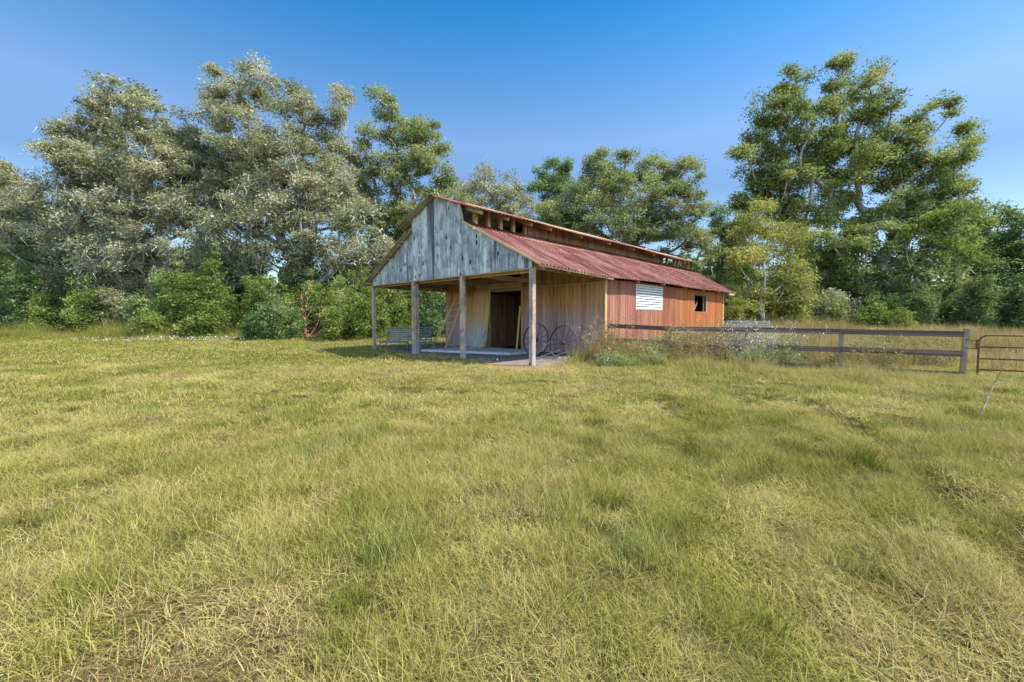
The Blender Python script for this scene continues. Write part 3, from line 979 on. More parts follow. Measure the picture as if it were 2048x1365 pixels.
for h in (.80, .52, .26, .06):
    mb = MB(); mb.tube([G0 + Vector((0, 0, h)), G0 + gd * GL + Vector((0, 0, h))], .019, 8); mb.build('gate_bar', M['rust'], gate, True)
mb = MB()
for h in (.95, .75):
    mb.tube([G0 + Vector((0, 0, h)), G0 - gd * .14 + Vector((0, 0, h + .01)), FB + Vector((.06, 0, h + .01))], .012, 6)
mb.tube([G0 - gd * .03 + Vector((0, 0, .74)), G0 - gd * .03 + Vector((0, 0, .97))], .028, 8)
mb.build('hinge', M['rust'], gate)
mb = MB()
p = G0 + gd * 1.02 - fn * .0 + Vector((0, 0, 0))
nrm = Vector((gd.y, -gd.x, 0))
mb.beam(p + nrm * .028 + Vector((0, 0, .95)), p + gd * .5 + nrm * .028 + Vector((0, 0, .95)), .012, .2)
mb.build('sign_plate', M['plate'], gate)

# white plank trailer behind the barn corner
tr = empty('flat_trailer', (13.6, 26.5, 0), 'low white slatted trailer parked beyond the far corner of the barn', 'trailer')
tx, ty = Vector((.95, -.3, 0)).normalized(), Vector((.3, .95, 0)).normalized()
tc = Vector((14.1, 26.3, .86))
for k in range(3):
    mb = MB(); mb.beam(tc - tx * 1.0 + Vector((0, 0, .12 + k * .17)), tc + tx * 1.3 + Vector((0, 0, .10 + k * .15)), .04, .08); mb.build('rail', M['whitemetal'], tr)
for k in range(5):
    mb = MB(); a = tc - tx * 1.0 + tx * .57 * k; mb.beam(a + ty * .03, a + ty * .03 + Vector((0, 0, .5)), .06, .05); mb.build('upright', M['whitemetal'], tr)
mb = MB(); mb.beam(tc - tx * 1.05 + ty * .8, tc + tx * 1.35 + ty * .8, 1.6, .1); mb.build('bed', M['greywood'], tr)
for s in (-.35, .35):
    mb = MB(); c = tc + tx * s - ty * .05 - Vector((0, 0, .46)); mb.tube([c - ty * .1, c + ty * .1], .38, 18); mb.build('wheel', M['dark'], tr)

# ---------------------------------------------------------------- trees
def blades_leaf(C, size, rs, flat=.5, asp=.55):
    """one diamond leaf quad per centre"""
    n = len(C)
    d = rs.normal(size=(n, 3)); d[:, 2] *= flat
    d /= np.linalg.norm(d, axis=1, keepdims=True)
    e = np.cross(d, rs.normal(size=(n, 3)))
    e /= np.linalg.norm(e, axis=1, keepdims=True) + 1e-9
    L = size * np.clip(rs.lognormal(-.05, .35, (n, 1)), .45, 1.9)
    Vv = np.empty((n, 4, 3))
    Vv[:, 0] = C - d * L * .5
    Vv[:, 1] = C + e * L * asp * .5
    Vv[:, 2] = C + d * L * .5
    Vv[:, 3] = C - e * L * asp * .5
    return Vv.reshape(-1, 3), np.arange(4 * n).reshape(-1, 4)

def prim_tree(start, pts, bf=.55):
    """grow limbs: each point joins the nearest limb, long detours cost extra"""
    nodes = [np.array(p, float) for p in start]
    par = [-1] + list(range(len(start) - 1))
    ns = len(nodes)
    plen = [0.0]
    for i in range(1, ns): plen.append(plen[-1] + np.linalg.norm(nodes[i] - nodes[i - 1]))
    allp = np.array(nodes + list(pts))
    n = len(allp)
    N = n - ns
    best = np.full(N, 1e9); bp = np.zeros(N, int)
    Q = allp[ns:]
    def relax(i, pl):
        d = np.linalg.norm(Q - allp[i], axis=1)
        down = np.maximum(allp[i][2] - Q[:, 2], 0)
        c = d * (1 + .25 * (down > .5)) + bf * pl
        m = c < best
        best[m] = c[m]; bp[m] = i
    for i in range(ns):
        if i >= ns // 3: relax(i, plen[i])
    PL = np.zeros(n); PL[:ns] = plen
    par = np.concatenate([np.array(par), np.zeros(N, int)])
    order = []
    done = np.zeros(N, bool)
    for _ in range(N):
        k = int(np.argmin(np.where(done, 1e9, best)))
        done[k] = True
        j = bp[k]
        par[ns + k] = j
        PL[ns + k] = PL[j] + np.linalg.norm(allp[ns + k] - allp[j])
        order.append(ns + k)
        best_k = best[k]
        relax(ns + k, PL[ns + k])
    return allp, par, order, ns

def limb_mesh(allp, par, order, ns, r0, rs, tip=.018, expo=2.0):
    n = len(allp)
    a = np.full(n, tip ** expo)
    ch = np.zeros(n)
    for i in reversed(order):
        a[par[i]] += a[i]; ch[par[i]] += 1
    for i in range(ns - 1, 0, -1):
        a[par[i]] += a[i]
    r = a ** (1 / expo)
    r = tip * .8 + r * (r0 / r[0])
    r = np.maximum(r, tip * .8)
    for i in range(ns):     # flare the root
        if i == 0: r[i] *= 1.35
    V_, F_ = [], []
    S = 6
    for i in range(1, n):
        p, q = allp[par[i]], allp[i]
        d = q - p
        L = np.linalg.norm(d)
        if L < 1e-4: continue
        m = max(1, int(L / .55)) if r[i] > .03 else (2 if L > .7 else 1)
        ra = min(r[par[i]], r[i] * 1.5 if i >= ns else r[par[i]]); rb = r[i]
        dn = d / L
        x = np.cross(dn, [.3, .2, .93]); x /= np.linalg.norm(x) + 1e-9
        y = np.cross(dn, x)
        b = len(V_)
        kw = rs.normal(size=3) * L * .07
        kw2 = rs.normal(size=3) * L * .03
        for k in range(m + 1):
            f = k / m
            c = p + d * f + kw * math.sin(math.pi * f) + kw2 * math.sin(2 * math.pi * f)
            c[2] += (-.06 if rb < .08 else .05) * L * math.sin(math.pi * f)
            rr_ = ra + (rb - ra) * f
            for s in range(S):
                t = 2 * math.pi * s / S
                V_.append(c + (x * math.cos(t) + y * math.sin(t)) * rr_)
        for k in range(m):
            for s in range(S):
                s2 = (s + 1) % S
                F_.append((b + k * S + s, b + k * S + s2, b + (k + 1) * S + s2, b + (k + 1) * S + s))
    return np.array(V_), np.array(F_)

def lobe_points(lobes, Y, rs, dens, deep=1.0):
    out, mo = [], []
    for lb in lobes:
        px, py, rx, ry = lb[:4]
        dy = (lb[4] if len(lb) > 4 else rs.uniform(-1.5, 1.5)); dy = max(dy, -2.5) + .8
        mf = lb[5] if len(lb) > 5 else 0
        Yl = Y + dy
        c = at(px, py, Yl)
        Rx, Rz = rx * Yl / F_PX, ry * Yl / F_PX
        Ry = (Rx + Rz) / 2 * deep
        n = max(5, int(dens * (Rx * Ry * Rz) ** .8 * 4.2))
        d = rs.normal(size=(n, 3)); d /= np.linalg.norm(d, axis=1, keepdims=True)
        rad = rs.uniform(.25, 1.0, (n, 1)) ** .55 * rs.uniform(.86, 1.1, (n, 1))
        out.append(c + d * rad * np.array([Rx, Ry, Rz]))
        mo += [mf] * n
    return np.concatenate(out), np.array(mo, float)

def make_tree(name, px_base, Y, lobes, kind, label, trunk_r=.38, fork=None, bk='bark', dens=1.0, leafn=370, leaf=.165, clump=.74, moss=0.0,
              deep=1.0, group='trees along the edge of the meadow', lean=0.0, seed=0, split=None, tipr=.018, tint0=0.0, cat='tree'):
    rs = np.random.default_rng(100 + seed)
    base = at(px_base, 600, Y); base[2] = gz(base[0], Y) - .1
    pts, mf = lobe_points(lobes, Y, rs, dens, deep)
    cen = pts.mean(0)
    topz = pts[:, 2].max()
    if fork is None: fork = base[2] + (topz - base[2]) * .3
    starts = []
    fx_, fy_ = base[0] + (cen[0] - base[0]) * .25 + lean, base[1]
    nst = 7
    for k in range(nst):
        f = k / (nst - 1)
        starts.append([base[0] + (fx_ - base[0]) * f ** 1.3 + rs.normal() * .06, base[1] + (fy_ - base[1]) * f + rs.normal() * .05, base[2] + (fork - base[2]) * f])
    allp, par, order, ns = prim_tree(starts, pts, .5)
    t_ = empty(name, (base[0], base[1], base[2] + .1), label, cat, group)
    TV, TF = limb_mesh(allp, par, order, ns, trunk_r, rs, tipr)
    mesh_np('trunk', TV, TF, M[bk], parent=t_, smooth=True)
    # leaf clumps: many leaf-sized faces round every twig end
    n = len(pts)
    dist = np.linalg.norm(pts - cen, axis=1); dist /= dist.max()
    cnt = np.maximum(8, (leafn * (.55 + .6 * rs.random(n)) * (1 - .35 * mf))).astype(int)
    ci = np.repeat(np.arange(n), cnt)
    sz = clump * rs.uniform(.6, 1.25, n)
    off = np.clip(rs.normal(size=(len(ci), 3)), -1.7, 1.7) * np.array([.60, .60, .36]) * sz[ci][:, None]
    C = pts[ci] + off
    ctint = rs.normal(.47, .17, n) + tint0
    hf = np.clip(off[:, 2] / (.5 * sz[ci]), -1, 1) * 0.0
    tint = np.clip(ctint[ci] + rs.normal(0, .15, len(ci)) + hf, 0.02, 1)
    LV, LF = blades_leaf(C, leaf, rs, .6)
    mesh_np('crown', LV, LF, K[kind], {'tint': ('FACE', tint)}, parent=t_)
    if moss > 0:
        w_ = np.clip(moss * (.35 + mf * 1.6), 0, 3)
        cn = (w_ * 26 * rs.random(n)).astype(int)
        ci = np.repeat(np.arange(n), cn)
        if len(ci):
            C = pts[ci] + rs.normal(size=(len(ci), 3)) * .5 * clump
            m_ = len(C)
            L = rs.uniform(.18, .75, (m_, 1))
            d = rs.normal(size=(m_, 3)) * .55; d[:, 2] = -rs.uniform(.2, 1.2, m_)
            tw = rs.random(m_) < .45
            d[tw] = rs.normal(size=(tw.sum(), 3)); d[tw, 2] = np.abs(d[tw, 2]) * .4
            d /= np.linalg.norm(d, axis=1, keepdims=True)
            e = np.cross(d, rs.normal(size=(m_, 3))); e /= np.linalg.norm(e, axis=1, keepdims=True)
            wd = rs.uniform(.010, .03, (m_, 1))
            wd[tw] *= .6
            Q = np.empty((m_, 4, 3))
            Q[:, 0] = C - e * wd; Q[:, 1] = C + e * wd; Q[:, 2] = C + d * L + e * wd * .3; Q[:, 3] = C + d * L - e * wd * .3
            mesh_np('moss', Q.reshape(-1, 3), np.arange(4 * m_).reshape(-1, 4), K['moss'], {'tint': ('FACE', np.clip(rs.normal(.5, .22, m_), 0, 1))}, parent=t_)
    return t_

T = make_tree
T('oak_tree', -30, 40, [(-20, 400, 75, 60), (30, 390, 45, 40), (-60, 350, 70, 50), (40, 470, 50, 40, 0, .5), (-30, 500, 60, 40), (20, 350, 30, 22), (40, 540, 70, 40), (-40, 560, 70, 40), (0, 450, 70, 50), (60, 430, 50, 36)], 'grey',
  'broad oak cut by the left edge of the photo', .4, moss=.6, seed=1)
T('oak_tree', 330, 37, [(240, 185, 48, 42, 1), (215, 235, 45, 35, -1), (290, 215, 40, 40), (120, 262, 45, 14, 0), (180, 255, 70, 40, 1), (320, 250, 52, 45, 1), (110, 300, 40, 16, -2),
   (190, 330, 95, 55, -1, .2), (300, 330, 85, 60, -2, .2), (375, 330, 50, 60, 2), (90, 400, 60, 45, -2, .8), (180, 430, 95, 45, -3, .8), (280, 430, 90, 50, -3, .7), (370, 430, 70, 60, -2, .6),
   (120, 480, 55, 35, -2, 1), (60, 470, 60, 50, 1), (150, 560, 90, 40, -1, .6), (260, 560, 80, 36, -1, .7), (370, 560, 70, 36, -1, .7), (250, 380, 100, 60, 3), (400, 390, 50, 60, 2), (410, 300, 40, 50, 2), (220, 510, 90, 38, -4, 1), (330, 510, 80, 35, -4, 1), (420, 500, 60, 40, -3, .9)], 'grey',
  'tallest spreading live oak on the far left, pale moss hanging from its low branches', .55, moss=1.3, seed=2, dens=.85)
T('oak_tree', 600, 36, [(430, 165, 32, 38, 2), (425, 225, 35, 30, 1), (515, 160, 36, 32, 0), (480, 200, 60, 38, 1), (580, 205, 45, 42, 0), (620, 260, 40, 40, 1), (490, 270, 75, 50, -1), (590, 320, 85, 55, -1, .2),
   (690, 190, 24, 26, 1), (680, 240, 20, 20, 1), (662, 285, 14, 20, 1), (480, 350, 75, 55, 0, .2), (650, 390, 80, 55, -2, .3), (540, 420, 85, 55, -3, .5), (480, 460, 60, 50, -3, .8), (630, 470, 85, 45, -4, .7),
   (710, 440, 55, 45, -3, .6), (560, 510, 90, 30, -4, .9), (470, 540, 70, 36, -1, .7), (640, 560, 70, 26, -2, .8), (560, 370, 120, 70, 3), (450, 400, 60, 70, 3), (680, 340, 50, 50, 2), (740, 520, 50, 36, -2, .7), (410, 330, 40, 45, 2), (700, 400, 60, 50, 2), (690, 520, 80, 28, -4, .9), (750, 490, 40, 30, -4, .7)], 'grey',
  'big live oak with thick crooked limbs in the middle of the left tree group', .6, moss=1.2, seed=3, dens=.85)
T('oak_tree', 790, 39, [(765, 215, 28, 32, 1), (800, 260, 50, 34, 0), (740, 285, 30, 30, 0), (850, 265, 40, 32, 0), (735, 340, 25, 25), (830, 320, 55, 34, -1), (880, 290, 18, 22, 0), (800, 370, 30, 30, -1, .3), (860, 370, 48, 26, 0),
   (745, 385, 22, 20), (840, 430, 60, 36, -2, .6), (900, 400, 35, 26, -1, .3), (890, 350, 25, 18), (800, 460, 60, 40), (860, 500, 60, 40), (770, 420, 45, 30), (900, 450, 50, 36), (800, 540, 70, 36), (775, 330, 40, 40)], 'oak',
  'live oak with a leaning dark limb rising just left of the barn peak', .5, moss=.6, seed=4, dens=.95)
T('oak_tree', 975, 46, [(975, 365, 42, 26, 0, .6), (930, 390, 40, 30, 0, .4), (1015, 385, 40, 32, 0, .5), (950, 430, 60, 34, -1, .5), (1030, 430, 50, 38, -1, .5), (900, 440, 40, 40, 0, .4), (990, 470, 70, 30)], 'grey',
  'small grey twiggy oak right behind the barn peak', .35, moss=1.4, seed=5)
T('cedar_tree', 1112, 50, [(1085, 345, 22, 18), (1120, 325, 20, 16), (1140, 350, 24, 22), (1105, 375, 36, 24), (1075, 380, 18, 16), (1150, 390, 30, 26), (1115, 420, 40, 30)], 'dark',
  'dark green evergreen top showing between the two grey oaks behind the barn', .3, bk='bark_dark', seed=6, leafn=420)
T('oak_tree', 1260, 44, [(1190, 345, 45, 34, 0), (1255, 345, 40, 32, 1), (1310, 340, 42, 34, 0), (1365, 355, 38, 40, 0), (1180, 400, 60, 45, -1, .2), (1260, 400, 75, 50, -2, .2), (1350, 410, 60, 50, -1, .2), (1120, 430, 55, 38, 0),
   (1220, 460, 75, 42, -3, .3), (1320, 470, 75, 42, -2, .3), (1390, 440, 28, 45, 0, .3), (1100, 470, 50, 35), (1400, 500, 40, 30, -1, .6), (1195, 310, 28, 12), (1250, 315, 22, 9), (1325, 318, 30, 14)], 'oak',
  'wide round crowned oak filling the sky behind the barn roof', .5, moss=.7, seed=7, dens=.9)
T('oak_tree', 1440, 47, [(1440, 440, 30, 24), (1430, 490, 38, 30, 0, .6), (1465, 480, 30, 35), (1450, 540, 40, 40, 0, .4), (1480, 440, 24, 26), (1490, 520, 40, 40)], 'dark',
  'dark grey tree beyond the far end of the barn roof', .3, bk='bark_dark', moss=.6, seed=8)
T('tall_tree', 1680, 36, [(1585, 175, 42, 32, 1), (1550, 225, 45, 40, 0), (1600, 240, 42, 42, -1), (1510, 275, 26, 30, 0), (1535, 320, 45, 38, 1), (1505, 345, 25, 22), (1580, 350, 40, 30, -1), (1690, 140, 34, 24, 0), (1730, 170, 45, 38, 1),
   (1670, 200, 42, 40, -1), (1770, 225, 35, 35, 0), (1720, 260, 50, 42, 1), (1650, 290, 42, 40, 0), (1740, 320, 60, 32, -1), (1670, 365, 48, 34, -1), (1560, 400, 55, 34, 0), (1630, 440, 55, 34), (1480, 400, 16, 12), (1500, 415, 18, 14), (1700, 430, 60, 44), (1640, 500, 65, 40), (1600, 330, 50, 50, 2), (1690, 320, 60, 50, 2), (1770, 290, 36, 36, 1), (1560, 450, 50, 40), (1680, 560, 70, 40), (1540, 380, 50, 36, 1), (1480, 300, 14, 26), (1600, 560, 60, 36)], 'tall',
  'tallest airy tree on the right, several pale stems showing through its open crown', .5, moss=.25, seed=9, dens=.95, leafn=420, fork=5.0, clump=.76)
T('tall_tree', 1745, 35, [(1880, 218, 38, 22, 0), (1850, 255, 30, 26, 1), (1820, 275, 38, 30, 0), (1890, 300, 50, 30, -1), (1930, 270, 22, 26, 0), (1840, 345, 60, 32, 0), (1910, 350, 36, 30, 1), (1900, 400, 45, 28, -1, .2), (1810, 410, 60, 36),
   (1760, 470, 60, 38, -1), (1690, 500, 60, 40, -1), (1720, 560, 60, 30, -1, .6), (1790, 350, 44, 44), (1860, 440, 60, 36), (1780, 520, 60, 40), (1850, 390, 60, 36, 1), (1930, 340, 22, 36), (1920, 440, 36, 30)], 'tall',
  'right leaning tree reaching out beside the tallest tree on the right', .42, moss=.4, seed=10, dens=.9, leafn=420, clump=.70)
T('young_tree', 1522, 31, [(1520, 430, 40, 36, 0), (1490, 470, 38, 36), (1560, 480, 50, 42), (1520, 530, 65, 40), (1590, 540, 42, 40), (1480, 565, 40, 32), (1560, 590, 60, 26), (1500, 600, 40, 24)], 'yellow',
  'yellow green young tree with a pale thin trunk just right of the barn', .16, bk='bark_pale', seed=11, leafn=300, clump=.75, leaf=.14, fork=4.5, tipr=.012, dens=1.1)
T('oak_tree', 1880, 33, [(1850, 460, 48, 36, 0), (1900, 450, 42, 36), (1880, 520, 55, 42), (1930, 500, 30, 40), (1830, 545, 50, 32, -1, 1), (1900, 580, 45, 30, -1, 1)], 'bright',
  'rounded green tree behind the end post of the fence', .3, bk='bark_dark', moss=.9, seed=12)
T('oak_tree', 1985, 38, [(1975, 428, 28, 20), (2000, 460, 36, 26), (1960, 490, 34, 30), (2020, 500, 40, 34), (1980, 545, 46, 34), (2035, 560, 40, 40), (1940, 450, 26, 24), (1950, 540, 40, 40), (2010, 430, 26, 18), (2040, 500, 36, 36), (1990, 590, 60, 34)], 'dark',
  'dark green tree with a narrow peak near the right edge', .3, bk='bark_dark', seed=13)
T('oak_tree', 2080, 36, [(2070, 450, 40, 26), (2110, 480, 50, 40), (2060, 520, 40, 40), (2100, 570, 50, 40), (2050, 470, 36, 26), (2040, 590, 50, 36)], 'dark',
  'dark green tree cut by the right edge of the photo', .3, bk='bark_dark', seed=14)
T('oak_tree', 1780, 34, [(1770, 560, 50, 30, 0, 1), (1820, 590, 40, 24, 0, 1), (1740, 590, 40, 26, 0, .8)], 'grey',
  'low mossy grey oak under the tall trees on the right', .25, moss=2.2, seed=15, leafn=300)

# ---------------------------------------------------------------- shrubs
def shrub(px, Y, wpx, hpx, kind, label, seed, bk='bark_dark', name='shrub', leafn=90, leaf=.13, group='shrubs along the edge of the woods', base_y=None, clump=.42, dens=1.0, low=0.06, cat='shrub'):
    rs = np.random.default_rng(500 + seed)
    c0 = at(px, 600, Y)
    z0 = gz(c0[0], Y)
    Wd, Hh = wpx * 1.1 * Y / F_PX, hpx * 1.12 * Y / F_PX
    n = max(10, int(dens * 26 * (Wd * Wd * Hh) ** .72))
    d = rs.normal(size=(n, 3)); d /= np.linalg.norm(d, axis=1, keepdims=True)
    d *= rs.uniform(.3, 1, (n, 1)) ** .5
    nb = int(5 + Wd * 1.6)
    bxs = rs.uniform(-.5, .5, nb) * Wd; bys = rs.uniform(-.4, .4, nb) * Wd
    bh = Hh * rs.uniform(.3, 1.25, nb) * (1 - .35 * np.abs(bxs / Wd) * 2 * rs.random(nb))
    br = rs.uniform(.10, .22, nb) * Wd
    k_ = rs.integers(0, nb, n)
    P = np.empty((n, 3))
    P[:, 0] = c0[0] + bxs[k_] + d[:, 0] * br[k_]
    P[:, 1] = Y + bys[k_] + d[:, 1] * br[k_]
    P[:, 2] = z0 + bh[k_] * .5 + d[:, 2] * bh[k_] * .5
    sh = rs.random(n) < .10         # shoots that stick out of the outline
    P[sh, 2] += rs.uniform(.1, .35, sh.sum()) * Hh
    P[:, 2] = np.maximum(P[:, 2], z0 + .12)
    t_ = empty(name, (c0[0], Y, z0), label, cat, group)
    st = [[c0[0] + rs.normal() * .03, Y, z0 - .05 + k * .12] for k in range(3)]
    m = min(n, 160)
    allp, par, order, ns = prim_tree(st, P[:m], .8)
    TV, TF = limb_mesh(allp, par, order, ns, .05 + .012 * Hh, rs, .009)
    mesh_np('stem', TV, TF, M[bk], parent=t_, smooth=True)
    cnt = np.maximum(4, leafn * (.4 + .9 * rs.random(n))).astype(int)
    ci = np.repeat(np.arange(n), cnt)
    C = P[ci] + np.clip(rs.normal(size=(len(ci), 3)), -1.8, 1.8) * np.array([.6, .6, .45]) * clump * rs.uniform(.5, 1.2, n)[ci][:, None]
    C[:, 2] = np.maximum(C[:, 2], z0 + .02)
    ct = rs.normal(.48, .12, n) + rs.normal(0, .12, nb)[k_]
    LV, LF = blades_leaf(C, leaf, rs, .8)
    mesh_np('foliage', LV, LF, K[kind], {'tint': ('FACE', np.clip(ct[ci] + rs.normal(0, .15, len(ci)), 0, 1))}, parent=t_)
    return t_

SH = [(-20, 36, 110, 125, 'bright', 'dense bright green shrub at the left edge of the tree line'),
 (70, 35, 120, 120, 'dark', 'dark green shrub second from the left edge'),
 (160, 34, 110, 85, 'bright', 'mid green shrub with a few yellow leaves under the left oak'),
 (240, 35, 120, 110, 'grey', 'shaded grey green shrub left of the big oak trunk'),
 (320, 33, 100, 95, 'dark', 'dark tangled shrub under the mossy branches of the tallest left oak'),
 (395, 32, 110, 115, 'bright', 'fresh light green shrub bulging into the sun between the two big oaks'),
 (470, 32, 100, 125, 'bright', 'tall leafy green shrub left of the sky gap'),
 (535, 29, 85, 75, 'dark', 'low dark green bush left of the reddish bare shrub'),
 (590, 33, 90, 110, 'bright', 'green shrub behind the reddish bare shrub'),
 (690, 30, 110, 95, 'bright', 'yellow green shrub left of the first barn post'),
 (765, 32, 90, 105, 'bright', 'green shrub seen between the first two barn posts'),
 (830, 33, 90, 110, 'dark', 'dark green shrub behind the garden chair'),
 (900, 34, 100, 110, 'dark', 'green shrub hidden behind the porch wall'),
 (1470, 36, 80, 60, 'yellow', 'yellowish bush behind the white trailer'),
 (1560, 33, 100, 60, 'yellow', 'straw coloured bush under the yellow green young tree'),
 (1645, 34, 90, 85, 'grey', 'grey green bush at the foot of the tallest right tree'),
 (1745, 30, 90, 72, 'bright', 'bright lime green bush behind the middle of the fence'),
 (1820, 32, 90, 90, 'dark', 'dark bush behind the fence, right of the lime green one'),
 (1900, 31, 90, 85, 'oak', 'olive bush behind the end post of the fence'),
 (1975, 30, 90, 110, 'dark', 'dark green bush behind the left end of the gate'),
 (2050, 29, 100, 130, 'dark', 'tall dark green bush behind the gate at the right edge'),
 (650, 36, 110, 130, 'dark', 'tall dark shrub in the shade behind the yellow green one'),
 (1700, 37, 120, 110, 'dark', 'shaded dark shrub below the right leaning tree'),
 (1600, 38, 120, 110, 'oak', 'olive shrub between the young tree and the tallest tree'),
 (2120, 31, 110, 140, 'dark', 'dark shrub just past the right edge'),
 (20, 40, 150, 140, 'dark', 'tall dark thicket behind the bright shrub at the left edge'),
 (115, 40, 130, 125, 'oak', 'olive thicket behind the dark shrub left of the oaks'),
 (200, 40, 140, 130, 'dark', 'deep green thicket behind the yellow speckled shrub'),
 (290, 40, 140, 135, 'oak', 'olive thicket around the trunk of the tallest left oak'),
 (430, 40, 150, 130, 'dark', 'deep green thicket between the two big oaks'),
 (620, 40, 120, 120, 'dark', 'deep green thicket behind the reddish bare shrub'),
 (740, 40, 140, 125, 'oak', 'olive thicket left of the second barn post'),
 (820, 41, 140, 120, 'dark', 'deep green thicket seen through the open porch')]
for i, (px, Y, wp, hp, kd, lab) in enumerate(SH):
    shrub(px, Y, wp * 1.08, hp, kd, lab, i)
shrub(612, 30, 105, 92, 'red', 'reddish brown nearly bare shrub with pink stems left of the barn', 40, 'bark_pink', leafn=9, leaf=.10, dens=.8)

# distant woods
rs = np.random.default_rng(77)
n = 15000
ang = rs.uniform(-1.35, 1.35, n)
Yd = rs.uniform(50, 66, n)
X = Yd * np.tan(np.clip(ang, -1.2, 1.2)) * .8
X = rs.uniform(-110, 110, n)
hmax = 7 + 3.0 * np.sin(X * .09 + 1) + 2.5 * np.sin(X * .31) + 3.5 * (X < -2)
hole = (np.abs(X / Yd + .55) < .035)
Z = rs.uniform(0, 1, n) ** .8 * hmax
Z[hole] *= .3
ci = np.repeat(np.arange(n), 14)
C = np.stack([X, Yd, Z], -1)[ci] + rs.normal(size=(len(ci), 3)) * np.array([1, 1, .7])
LV, LF = blades_leaf(C, .55, rs, .7)
o = mesh_np('distant_woods', LV, LF, K['dark'], {'tint': ('FACE', np.clip(rs.normal(.45, .18, n)[ci] + rs.normal(0, .12, len(ci)), 0, 1))})
tag(o, 'dark band of distant woods behind the tree line', 'woods', kind='stuff')

# ---------------------------------------------------------------- grass
def grass_mat(name, stops, trans=.3, wt=.42, wi=.58):
    t = NT(name)
    P = pos(t)
    a = t.attr('tint'); b = t.attr('dry', 'INSTANCER')
    f = t.math('ADD', t.math('MULTIPLY', a, wt), t.math('MULTIPLY', b, wi))
    c = t.ramp(f, stops)
    d = t.n('ShaderNodeBsdfDiffuse'); tr_ = t.n('ShaderNodeBsdfTranslucent')
    t.l(c, d.inputs[0]); t.l(c, tr_.inputs[0])
    mx = t.n('ShaderNodeMixShader'); mx.inputs[0].default_value = trans
    t.l(d.outputs[0], mx.inputs[1]); t.l(tr_.outputs[0], mx.inputs[2])
    t.l(mx.outputs[0], t.out.inputs[0])
    return t.m
GR = grass_mat('grass_blade', [(.04, (0.069, 0.086, 0.016)), (.30, (0.162, 0.186, 0.032)), (.52, (0.271, 0.264, 0.061)), (.70, (0.404, 0.351, 0.111)), (.84, (0.485, 0.413, 0.179)), (1.0, (0.267, 0.165, 0.083))], .3, .48, .55)
DG = grass_mat('dry_grass_blade', [(.1, (.15, .17, .045)), (.35, (.30, .25, .085)), (.55, (.44, .31, .125)), (.75, (.55, .42, .22)), (1, (.62, .54, .38))], .3, .5, .5)

def blades(n, rad, lmin, lmax, wmin, wmax, lean0, lean1, rs, tmu=.5, tsd=.32, seg=3):
    x0 = np.clip(rs.normal(size=(n, 2)), -2, 2) * rad * .5
    L = rs.uniform(lmin, lmax, n); Wd = rs.uniform(wmin, wmax, n)
    az_ = rs.uniform(0, 2 * np.pi, n)
    l0 = rs.uniform(0, lean0, n); l1 = rs.uniform(lean0 * .6, lean1, n)
    Vv = np.empty((n, seg + 1, 2, 3))
    p = np.zeros((n, 3)); p[:, :2] = x0; p[:, 2] = -.015
    side = np.stack([-np.sin(az_), np.cos(az_), np.zeros(n)], -1)
    tw = rs.uniform(-.9, .9, n)
    side = side * np.cos(tw)[:, None] + np.stack([np.cos(az_), np.sin(az_), np.zeros(n)], -1) * np.sin(tw)[:, None]
    for k in range(seg + 1):
        f = k / seg
        wk = Wd * (1 - f ** 1.6) * .5 + .0002
        Vv[:, k, 0] = p - side * wk[:, None]
        Vv[:, k, 1] = p + side * wk[:, None]
        th = l0 + (l1 - l0) * f
        p = p + np.stack([np.sin(th) * np.cos(az_), np.sin(th) * np.sin(az_), np.cos(th)], -1) * (L / seg)[:, None]
    base = (np.arange(n) * (seg + 1) * 2)[:, None]
    qs = []
    for k in range(seg):
        q = np.array([k * 2, k * 2 + 1, k * 2 + 3, k * 2 + 2])
        qs.append(base + q)
    Fq = np.stack(qs, 1).reshape(-1, 4)
    t = np.repeat(np.clip(rs.normal(tmu, tsd, n), 0, 1), seg)
    V_ = Vv.reshape(-1, 3)
    V_[:, 2] = np.where(V_[:, 2] < -.015, -.015, V_[:, 2])
    return V_, Fq, t

def variants(cname, specs, mat):
    c = bpy.data.collections.new(cname)
    rs = np.random.default_rng(hash(cname) % 1000 if False else len(cname) * 31)
    for i, parts in enumerate(specs):
        Vs, Fs, Ts, b = [], [], [], 0
        for kw in parts:
            v, f, t = blades(rs=rs, **kw)
            Vs.append(v); Fs.append(f + b); Ts.append(t); b += len(v)
        o = mesh_np('%s_%02d' % (cname, i), np.concatenate(Vs), np.concatenate(Fs), mat, {'tint': ('FACE', np.concatenate(Ts))}, link=False)
        c.objects.link(o)
    return c

